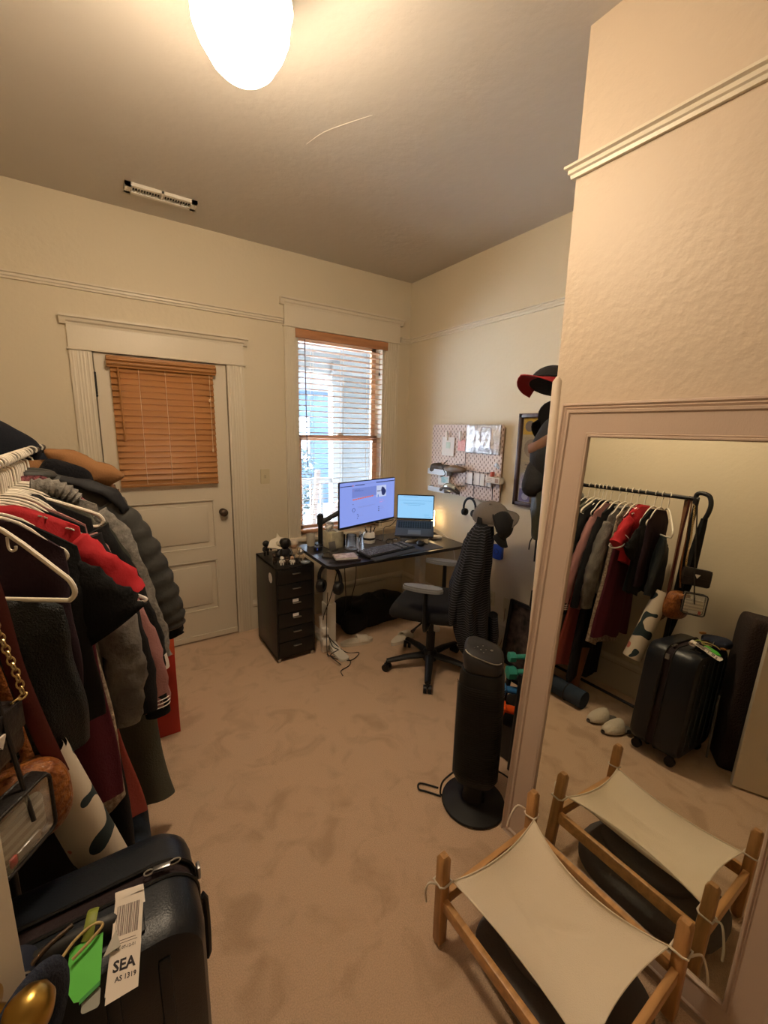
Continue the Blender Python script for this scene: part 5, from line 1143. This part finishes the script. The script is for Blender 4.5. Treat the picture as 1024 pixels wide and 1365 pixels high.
while d < L[-1] and k < 60:
    i = max(q for q in range(len(L)) if L[q] <= d); i = min(i, len(path)-2)
    t_ = (d-L[i])/(L[i+1]-L[i]); c = path[i].lerp(path[i+1], t_); dr = (path[i+1]-path[i]).normalized(); sd = dr.orthogonal().normalized()
    sd = Matrix.Rotation((k % 2)*1.3+.4, 3, dr) @ sd
    MB().tube([c+dr*.0085*math.cos(a)+sd*.0055*math.sin(a) for a in [q*PI/5 for q in range(10)]], .0018, 6, closed=True).build('chain_link', GOLD, bk)
    d += .0125; k += 1
bs_ = thing('leather_strap_bag', 'brown crossbody bag on a long burgundy strap', 'handbag', (-.2, 1.05, .9))
BUR = mat('burgundy_leather', (.11, .018, .018), .45, bump=.15); BRL = mat('brown_leather', (.16, .07, .03), .45, bump=.2)
MB().tube([(-.25, 1.07, 1.50), (-.225, 1.06, 1.42), (-.20, 1.055, 1.28), (-.185, 1.05, 1.12), (-.160, 1.04, .98), (-.135, 1.035, .86)], .016, 8, flat=.22, side=(1, 0, 0), smooth=5).build('strap', BUR, bs_)
MB().tube([(-.26, 1.09, 1.49), (-.255, 1.08, 1.30), (-.24, 1.07, 1.10), (-.22, 1.06, .90)], .012, 8, flat=.22, side=(0, 1, 0), smooth=5).build('strap', BRL, bs_)
lump((-.20, 1.075, .80), (.07, .035, .09), .15, 9, seed=31).build('body', BRL, bs_, ang=80)
cr = thing('saddle_bag', 'orange-brown crocodile-pattern saddle bag with rounded flap', 'handbag', (-.19, .98, .86))
CRO = mat('croc_leather', (.34, .12, .025), .32, bump=.9, bscale=70, col2=(.18, .05, .012), vscale=70)
lump((-.200, 1.0, .840), (.085, .045, .085), .06, 6, RZ(.35), seed=33, pw=.7).build('body', CRO, cr, ang=80)
MB().tube([(-.25, 1.06, 1.50), (-.235, 1.04, 1.30), (-.20, 1.02, 1.08), (-.175, .99, .95)], .010, 8, flat=.3, side=(1, 0, 0), smooth=5).build('strap', CRO, cr)
MB().box((-.195, .99, .905), (.075, .085, .030), RZ(.35), .010).build('flap_top', mat('tan_patch', (.30, .12, .045), .35), cr)
cb2 = thing('clear_bag', 'small clear plastic bag with black trim and a chevron pouch inside', 'handbag', (-.16, .89, .80))
RCB = RZ(-.62)
c0 = V((-.188, .910, .877))
CLP = mat('clear_vinyl', (.85, .85, .8), .12, alpha=.28)
MB().box(c0, (.034, .112, .122), RCB, .006).build('shell', CLP, cb2)
m = MB()
for sx in (-1, 1):
    pts = [c0+RCB @ V((sx*.017, a, b)) for a, b in rrect(.114, .124, .015, 4)]
    m.tube(pts, .0036, 8, closed=True)
m.build('black_trim', BLE, cb2)
CHV = band_mat('chevron_cloth', (.36, .31, .25), (.55, .49, .40), 16, 'Z', .45, .55, 2.2, .9)
MB().box(c0+V((0, 0, -.012)), (.022, .098, .080), RCB, .010).build('chevron_pouch', CHV, cb2)
MB().box(c0+RCB @ V((.013, .0, -.045)), (.006, .05, .018), RCB, .004).build('silver_tube', SILVER, cb2)
MB().box(c0+RCB @ V((.013, -.032, -.045)), (.006, .014, .020), RCB, .003).build('red_cap', mat('lip_red', (.5, .03, .03), .4), cb2)
MB().box(c0+RCB @ V((0, 0, .060)), (.034, .112, .006), RCB, .003).build('zip_top', BLE, cb2)
MB().tube([(-.24, 1.03, 1.505), (-.22, .99, 1.30), (-.19, .94, 1.05), (-.165, .90, .88)], .004, 8, smooth=5).build('strap', BLE, cb2)
um = thing('umbrella', 'black umbrella hooked over the near end of the rod by its curved handle', 'umbrella', (-.24, 1.03, 1.4))
MB().tube([(RX, 1.035, 1.46), (RX+.002, 1.036, 1.515), (RX, 1.01, 1.528), (RX, .972, 1.515), (RX, .955, 1.47), (RX, .958, 1.42), (RX-.005, .97, 1.38)], .013, 12, smooth=5).build('handle', BLACKP, um)
MB().tube([(RX-.01, .975, 1.38), (RX-.03, 1.0, 1.0), (RX-.05, 1.03, .62)], [.016, .034, .008], 12, smooth=5, wob=lambda k, j, n: .18*math.sin(k*2.5)).build('folded_canopy', BLK, um)

# rolled fabric, brown bag, slippers, mat, boots on the floor under the rack
RM_ = mat('botanical_print', (.62, .54, .43), .85)
nt = RM_.node_tree; nn_ = nt.nodes; tcx = [x for x in nn_ if x.type == 'TEX_COORD'][0]
nz = nn_.new('ShaderNodeTexNoise'); nz.inputs['Scale'].default_value = 11; nz.inputs['Detail'].default_value = .5; nt.links.new(tcx.outputs['Object'], nz.inputs['Vector'])
cr_ = nn_.new('ShaderNodeValToRGB'); cr_.color_ramp.interpolation = 'CONSTANT'; e = cr_.color_ramp.elements
e[0].position = 0; e[0].color = (.02, .035, .04, 1); e[1].position = .40; e[1].color = (.62, .54, .43, 1); e2 = cr_.color_ramp.elements.new(.66); e2.color = (.50, .16, .12, 1)
nt.links.new(nz.outputs['Fac'], cr_.inputs['Fac']); nt.links.new(cr_.outputs['Color'], nn_['Principled BSDF'].inputs['Base Color'])
ro = thing('rolled_poster', 'cream roll with dark leaf print leaning behind the suitcase', 'roll', (-.07, 1.08, .5))
a_, b_ = V((-.165, 1.07, .90)), V((-.075, 1.125, .46))
MB().tube([a_, b_], [.045, .052], 28, cap=False).tube([a_, b_], [.038, .045], 28, cap=False).build('sheet', RM_, ro)
FELT = mat('cream_felt', (.60, .53, .42), .95, bump=.4)
def clog(label, c, az):
    t = thing('felt_slipper', label, 'slipper', c, 0, 'cream slippers under the rack'); R = RZ(az); c = V(c)
    MB().prism([(.042*math.cos(a)*(1+.12*math.sin(a)), .125*math.sin(a)) for a in [k*2*PI/26 for k in range(26)]], .001, .014, Matrix.Translation(c) @ R.to_4x4()).build('sole', mat('slipper_sole', (.12, .10, .08), .8), t)
    m = MB()
    def fn(i, j):
        v = j/12; a = PI*i/18; w = .045*math.sqrt(max(0, 1-((v-.35)/.68)**2))+.002; y = -.01+.14*v-.0
        h = .062*(1-v**2.2)+.014
        return c+R @ V((w*1.0*math.cos(a), y-.01, .012+h*math.sin(a)*.95))
    m.grid(fn, 19, 13); o = m.build('upper', FELT, t, ang=80); md = o.modifiers.new('s', 'SOLIDIFY'); md.thickness = .004
    return t
clog('cream felt slipper on the carpet, farther of the two seen in the mirror', (-.03, 1.20, .002), -1.35)
clog('cream felt slipper on the carpet beside the suitcase', (.0, 1.09, .002), -1.35)
ym = thing('rolled_mat', 'dark blue exercise mat rolled up on the carpet under the rack', 'exercise mat', (-.02, 1.7, 0))
MB().tube([(-.03, 1.33, .062), (-.03, 1.95, .062)], .06, 28).build('roll', mat('mat_navy', (.02, .035, .06), .8, bump=.3), ym)
MB().tube([(-.03+.061*math.cos(a), 1.45, .062+.061*math.sin(a)) for a in [k*PI/12 for k in range(24)]], .004, 6, closed=True).build('strap', BLACKP, ym)
bo = thing('tall_boot', 'brown leather tall boot standing under the rack', 'boot', (-.16, 1.50, 0), 0)
MB().tube([(-.17, 1.50, .01), (-.17, 1.50, .10), (-.17, 1.50, .22), (-.175, 1.50, .36)], [.045, .042, .05, .058], 20, smooth=4).build('shaft', mat('cognac_leather', (.19, .065, .022), .45, bump=.2), bo)
MB().box((-.12, 1.50, .035), (.16, .075, .065), None, .03).build('foot', mat('cognac_leather', (.19, .065, .022), .45), bo)
rb_ = thing('shopping_bag', 'tall red paper shopping bag on the carpet at the far end of the clothes', 'shopping bag', (.16, 2.37, 0))
MB().bb(.085, .222, 2.24, 2.50, .0, .57, .003).build('body', mat('red_card', (.42, .022, .012), .5), rb_)
MB().bb(.10, .2225, 2.238, 2.242, .45, .573).build('orange_flap', mat('orange_card', (.62, .09, .03), .5), rb_)
MB().tube([(.155, 2.24, .54), (.155, 2.235, .50), (.165, 2.232, .47)], .003, 6).build('handle', BLACKP, rb_)
db = thing('fabric_tower', 'tall dark brown fabric-covered box between the suitcase and the open door', 'box', (-.37, .63, 0))
lump((-.385, .635, .44), (.125, .085, .445), .015, 6, RZ(-.5), seed=41, pw=.22, n=48, mm=30).build('body', mat('dark_brown_pile', (.030, .018, .015), .98, bump=.8, bscale=120), db, ang=60)
MB().tube([(-.20, .70, .42), (-.20, .69, .05)], .006, 8).build('grey_piping', mat('piping_grey', (.12, .12, .12), .6), db)

# ------------------------------------------------------------------ suitcase
SHL = mat('navy_shell', (.007, .010, .016), .36, bump=.10, bscale=300)
su = thing('suitcase', 'large navy hard-shell suitcase standing upright in the front left', 'suitcase', (-.15, .86, 0))
SX0, SX1 = -.40, .095
RSU = Matrix.Rotation(-.035, 4, 'Z')
def shell(y0, y1, face):
    """rounded half shell, outline in X-Z, with vertical ribs on its flat face"""
    m = MB(); w, h = SX1-SX0, .60; cx, cz = (SX0+SX1)/2, .355
    o0 = rrect(w, h, .075, 8); NP = len(o0)
    S = ((0, 1.0, 0), (.55, 1.0, 0), (.80, .985, 0), (.94, .955, 0), (1.0, .90, 0), (1.0, .5, 0), (1.0, .02, 0))
    def fn(i, j):
        q, k, _ = S[j]; x, z = o0[i]
        kx = 1-(1-k)*(1 if k > .9 else 1); y = y0+(y1-y0)*q
        return V((cx+x*kx, y, cz+z*(1-(1-k)*w/h if k > .8 else k)))
    m.grid(fn, NP, len(S), cu=True, cap=True); return m
f_ = shell(.862, .742, -1).build('front_shell', SHL, su, ang=35)
b_ = shell(.905, 1.000, 1).build('back_shell', SHL, su, ang=35)
for k in range(5):
    x = SX0+.075+k*.085
    MB().box((x, .741, .36), (.022, .008, .50), None, .004).build('rib', SHL, f_)
m = MB()
o0 = rrect(SX1-SX0-.012, .588, .07, 8); m.grid(lambda i, j: V(((SX0+SX1)/2+o0[i][0], (.858, .909)[j], .355+o0[i][1])), len(o0), 2, cu=True, cap=True)
m.build('zip_gusset', mat('maroon_black_cloth', (.022, .012, .014), .9, bump=.3), su)
for y in (.864, .903):
    MB().tube([((SX0+SX1)/2+a, y, .355+b) for a, b in rrect(SX1-SX0+.002, .602, .076, 8)], .0042, 6, closed=True).build('zip', BLACKP, su)
zp = MB().box((.03, .885, .662), (.035, .012, .006), RZ(-.15), .002).build('zip_pull', mat('zip_metal', (.35, .35, .36), .3, 1.0), su)
MB().tube([(.055+.012*math.cos(a), .884+.006*math.sin(a), .661) for a in [k*PI/6 for k in range(12)]], .0016, 6, closed=True).build('pull_ring', SILVER, zp)
MB().tube([(.005+.009*math.cos(a), .887+.006*math.sin(a), .661) for a in [k*PI/6 for k in range(12)]], .0016, 6, closed=True).build('pull_ring', SILVER, zp)
hd_ = MB().tube([(-.225, .80, .655), (-.20, .80, .682), (-.13, .80, .687), (-.06, .80, .682), (-.035, .80, .655)], .011, 10, flat=1.4, smooth=4).build('carry_handle', BLACKP, su)
MB().box((-.13, .80, .657), (.24, .055, .006), None, .003).build('handle_well', BLACKP, su)
MB().tube([(.099, .90, .50), (.112, .90, .50), (.112, .90, .34), (.099, .90, .34)], .008, 8, smooth=3).build('side_handle', BLACKP, su)
MB().box((.101, .885, .605), (.008, .02, .03), None, .002).build('side_lock', mat('zip_metal', (.35, .35, .36), .3, 1.0), su)
for x in (SX0+.06, SX1-.06):
    for y in (.785, .96):
        w_ = MB().cyl((x-.012, y, .026), (x+.012, y, .026), .026, n=18).build('wheel', BLACKP, su); MB().box((x, y, .050), (.03, .03, .02), None, .005).build('wheel_fork', BLACKP, w_)
# airline tag
tg = thing('luggage_tag', 'white airline baggage tag printed SEA looped on the suitcase handle', 'luggage tag', (-.03, .80, .69))
P0, P1 = V((-.030, .822, .699)), V((-.053, .692, .650))
dt = (P1-P0).normalized(); sx_ = V((1, .13, .02)).normalized(); sx_ = (sx_-dt*sx_.dot(dt)).normalized(); nn3 = sx_.cross(-dt).normalized()
if nn3.z < 0: nn3 = -nn3
RT = basis(sx_, -dt, nn3); L_ = (P1-P0).length
TAGM = mat('tag_paper', (.72, .64, .56), .6)
Qt = Matrix.Translation((P0+P1)/2) @ RT.to_4x4()
MB().prism([(-.024, L_/2), (.024, L_/2), (.0245, -L_/2+.004), (-.0235, -L_/2-.004)], -.0004, .0004, Qt).build('strip', TAGM, tg)
MB().tube([P0+sx_*0, P0+V((0, .012, .003)), P0+V((.0, .018, -.008)), P0+V((0, .008, -.016)), P0-V((0, .012, .016))], .024, 10, flat=.03, side=sx_, smooth=3).build('loop', TAGM, tg)
MB().prism([(-.0245, .0), (.0245, .0), (.027, -L_/2+.012), (-.022, -L_/2+.006)], -.004, -.003, Qt @ Matrix.Rotation(-.05, 4, 'Z')).build('rear_strip', TAGM, tg)
rgb = random.Random(11); x = -.019; m = MB()
while x < .018:
    w = rgb.choice((.0006, .0009, .0015)); m.prism([(x, .012), (x+w, .012), (x+w, .058), (x, .058)], .0005, .0007, Qt); x += w+rgb.choice((.0006, .001, .0014))
m.build('barcode', mat('barcode_ink', (.16, .12, .11), .8), tg)
RTt = basis(sx_, -dt, nn3)
text('SEA', .021, Qt @ V((0, -.030, .0006)), RTt, INK, tg, bold=.03)
text('AS 1319', .0095, Qt @ V((.004, -.047, .0006)), RTt, INK, tg, bold=.02)
text('AS  07-12-01', .0062, Qt @ V((0, -.006, .0006)), RTt, INK, tg)
for y, w in ((.005, .03), (.001, .035)): MB().box(Qt @ V((0, y, .0006)), (w, .0008, .0003), RTt).build('fine_print', mat('barcode_ink', (.16, .12, .11), .8), tg)
gt = thing('green_tag', 'bright green plastic luggage tag on an olive loop beside the airline tag', 'luggage tag', (-.09, .76, .67))
GRN = mat('neon_green', (.10, .55, .06), .4); OLV = mat('olive_silicone', (.22, .26, .04), .5)
Qg = Matrix.Translation((-.100, .742, .668)) @ basis(sx_, -dt, nn3).to_4x4() @ Matrix.Rotation(.05, 4, 'Z') @ Matrix.Translation((-.004, .012, 0))
MB().prism([(-.026, .028), (-.015, .040), (.014, .048), (.023, .040), (.024, -.028), (-.002, -.042), (-.012, -.040), (-.026, -.018)], -.0015, .0015, Qg).build('card', GRN, gt)
MB().prism([(-.004, -.040), (.024, -.026), (.024, -.032), (-.004, -.046)], -.001, .0022, Qg).build('slot_edge', mat('green_dark', (.04, .28, .05), .4), gt)
MB().prism(rrect(.026, .026, .005), -.004, -.003, Qg @ Matrix.Translation((.012, -.045, 0))).build('clear_end', mat('milky_plastic', (.30, .30, .26), .4), gt)
MB().tube([Qg @ V((-.002, .036, .002)), Qg @ V((.002, .055, .010)), Qg @ V((.004, .075, .006)), Qg @ V((.004, .085, -.008))], .009, 8, flat=.22, side=sx_, smooth=4).build('loop', OLV, gt)
kc = thing('key_lanyard', 'tan cord lanyard with brass clips tangled on the suitcase handle', 'lanyard', (-.14, .79, .68))
MB().tube([(-.165, .735, .675), (-.15, .755, .69), (-.12, .785, .70), (-.09, .80, .700), (-.075, .795, .695), (-.09, .78, .695), (-.12, .765, .69)], .0026, 8, smooth=6).build('cord', mat('tan_cord', (.45, .33, .14), .8, bump=.5), kc)
MB().tube([(-.20, .775, .685), (-.16, .80, .70), (-.12, .815, .705)], .004, 8, smooth=5).build('brass_bar', BRONZE, kc)
MB().box((-.195, .735, .680), (.026, .030, .008), RZ(.6), .003).build('tortoise_charm', mat('tortoise_charm', (.30, .13, .04), .25), kc)
MB().tube([(-.185+.010*math.cos(a), .775, .692+.010*math.sin(a)) for a in [k*PI/6 for k in range(12)]], .002, 6, closed=True).build('ring', SILVER, kc)
MB().prism([(-.012, -.016), (.014, -.008), (.004, .018)], 0, .003, Matrix.Translation((-.062, .762, .682)) @ basis(sx_, -dt, nn3).to_4x4()).build('silver_triangle', mat('tag_grey', (.45, .42, .36), .5), kc)
np_ = thing('navy_pouch', 'crumpled navy cloth pouch on the suitcase top beside the open door', 'pouch', (-.26, .80, .66))
lump((-.265, .79, .685), (.085, .07, .035), .5, 11, seed=51).build('body', mat('navy_cloth', (.014, .018, .035), .95, bump=.3), np_, ang=80)
MB().box((-.255, .855, .715), (.045, .018, .012), RZ(.2), .004).build('amber_pull', mat('amber', (.45, .18, .02), .4), np_)

# ------------------------------------------------------------------ open entry door at the left
P = V((-.128, .545, 0)); dv = V((-.52, -.854, 0)).normalized(); nv = V((-dv.y, dv.x, 0)); nv = nv if nv.x > 0 else -nv
ed = struct(thing('door_2', None, None, P))
Rd = basis(dv, -nv, V((0, 0, 1)))
m = MB(); m.box(P+dv*.38-nv*.0175+V((0, 0, 1.02)), (.76, .035, 2.02), Rd, .002); m.build('leaf', TRIM, ed)
m = MB()
for z0_, z1_ in ((1.15, 1.9), (.2, .95)):
    for s0 in (.11, .65): m.box(P+dv*s0+nv*.001+V((0, 0, (z0_+z1_)/2)), (.012, .01, z1_-z0_), Rd, .002)
    for z in (z0_, z1_): m.box(P+dv*.38+nv*.001+V((0, 0, z)), (.55, .01, .012), Rd, .002)
m.build('panel_moulding', TRIM, ed)
kn = P+dv*.055+V((0, 0, 1.0))
Rk = basis(dv, V((0, 0, 1)), nv)
MB().lathe([(.024, 0), (.024, .004), (.011, .008), (.010, .024), (.016, .030), (.024, .040), (.026, .052), (.021, .062), (.010, .068), (.001, .069)], kn, 28, Rk).build('door_knob', BRASS, ed, ang=60)
MB().box(P+V((0, 0, 1.0))-nv*.0175-dv*.0005, (.003, .026, .058), Rd, .001).build('latch_plate', BRONZE, ed)
nc = thing('baseball_cap', 'navy cloth cap hanging over the brass knob of the open door', 'cap', kn+nv*.05)
NVC = mat('navy_twill', (.018, .024, .045), .95, bump=.5, bscale=220)
kc_ = kn+nv*.030+V((0, 0, -.045))
m = MB(); m.tube([kc_+dv*(-.060*math.cos(a))+V((0, 0, .056*math.sin(a)-.012)) for a in [k*2*PI/28 for k in range(28)]], .007, 12, closed=True, flat=2.4, side=V((0, 0, 1)).cross(dv)); m.build('strap', NVC, nc, ang=80)
lump(kc_+V((0, 0, -.085))-nv*.005, (.058, .028, .062), .25, 12, seed=61).build('crown', NVC, nc, ang=80)
# ------------------------------------------------------------------ camera
def setglass(m, tint=(1, 1, 1), refl=.08):
    nt = m.node_tree; n = nt.nodes; l = nt.links; out = [x for x in n if x.type == 'OUTPUT_MATERIAL'][0]
    tr_ = n.new('ShaderNodeBsdfTransparent'); tr_.inputs[0].default_value = (*tint, 1); gl = n.new('ShaderNodeBsdfGlossy'); gl.inputs['Roughness'].default_value = .02
    mx = n.new('ShaderNodeMixShader'); lw = n.new('ShaderNodeFresnel'); lw.inputs[0].default_value = 1.45
    l.new(lw.outputs[0], mx.inputs[0]); l.new(tr_.outputs[0], mx.inputs[1]); l.new(gl.outputs[0], mx.inputs[2]); l.new(mx.outputs[0], out.inputs[0])
setglass(GLASS)
cam = bpy.data.cameras.new('camera'); co = bpy.data.objects.new('camera', cam); COL.objects.link(co)
yaw, pit, rol, FPX = math.radians(33.7793), math.radians(-10.9667), math.radians(1.2987), 561.33
fwd = V((math.sin(yaw)*math.cos(pit), math.cos(yaw)*math.cos(pit), math.sin(pit))); rgt = V((math.cos(yaw), -math.sin(yaw), 0)); upv = rgt.cross(fwd)
r2 = rgt*math.cos(rol)+upv*math.sin(rol); u2 = -rgt*math.sin(rol)+upv*math.cos(rol)
co.matrix_world = Matrix.Translation((0, 0, 1.6064)) @ basis(r2, u2, -fwd).to_4x4()
cam.sensor_fit = 'HORIZONTAL'; cam.sensor_width = 36; cam.lens = FPX*36/1024; cam.clip_start = .02; cam.clip_end = 200
SC.camera = co

# ------------------------------------------------------------------ light : overcast sky outside, opal globe inside
w = bpy.data.worlds.new('world'); SC.world = w; w.use_nodes = True
nt = w.node_tree; bgn = nt.nodes['Background']
tcw = nt.nodes.new('ShaderNodeTexCoord'); spw = nt.nodes.new('ShaderNodeSeparateXYZ'); rw = nt.nodes.new('ShaderNodeValToRGB')
nt.links.new(tcw.outputs['Generated'], spw.inputs[0]); nt.links.new(spw.outputs['Z'], rw.inputs['Fac'])
rw.color_ramp.elements[0].position = 0; rw.color_ramp.elements[0].color = (.72, .86, 1.0, 1); rw.color_ramp.elements[1].position = .6; rw.color_ramp.elements[1].color = (.62, .78, 1.0, 1)
nt.links.new(rw.outputs['Color'], bgn.inputs['Color']); bgn.inputs['Strength'].default_value = SKY
sl = bpy.data.lights.new('sun', 'SUN'); sl.energy = SUN; sl.angle = math.radians(3); sl.color = (.88, .94, 1.0); so = bpy.data.objects.new('sun', sl); COL.objects.link(so)
sd = V((math.sin(math.radians(40)), -math.cos(math.radians(40)), -.88)).normalized(); so.rotation_euler = sd.to_track_quat('-Z', 'Y').to_euler(); so.location = (-2, 6, 4)
# warm task lamp strip behind the laptop (the glow on the wall)
tl = thing('desk_light', 'small warm light glowing behind the laptop at the wall corner', 'lamp', (2.33, 2.72, .78))
MB().box((2.33, 2.72, .7435), (.05, .05, .007), None, .002).cyl((2.33, 2.72, .745), (2.33, 2.72, .80), .006, n=10).build('stem', BLACKP, tl)
MB().box((2.33, 2.72, .87), (.025, .025, .14), RZ(.6), .006).build('light_bar', mat('warm_led', (.9, .8, .6), .4, emis=(1.0, .66, .30), estr=LED), tl)
for nm in ('opal_glass_lit',):
    MATS[nm].node_tree.nodes['Principled BSDF'].inputs['Emission Strength'].default_value = LAMP
SC.view_settings.view_transform = 'Standard'; SC.view_settings.look = 'None'; SC.view_settings.gamma = 1; SC.view_settings.use_curve_mapping = False
SC.view_settings.exposure = EXPO
try:
    SC.cycles.use_denoising = True; SC.cycles.max_bounces = 8; SC.cycles.diffuse_bounces = 4; SC.cycles.transparent_max_bounces = 16
    SC.cycles.sample_clamp_indirect = 8
except Exception: pass
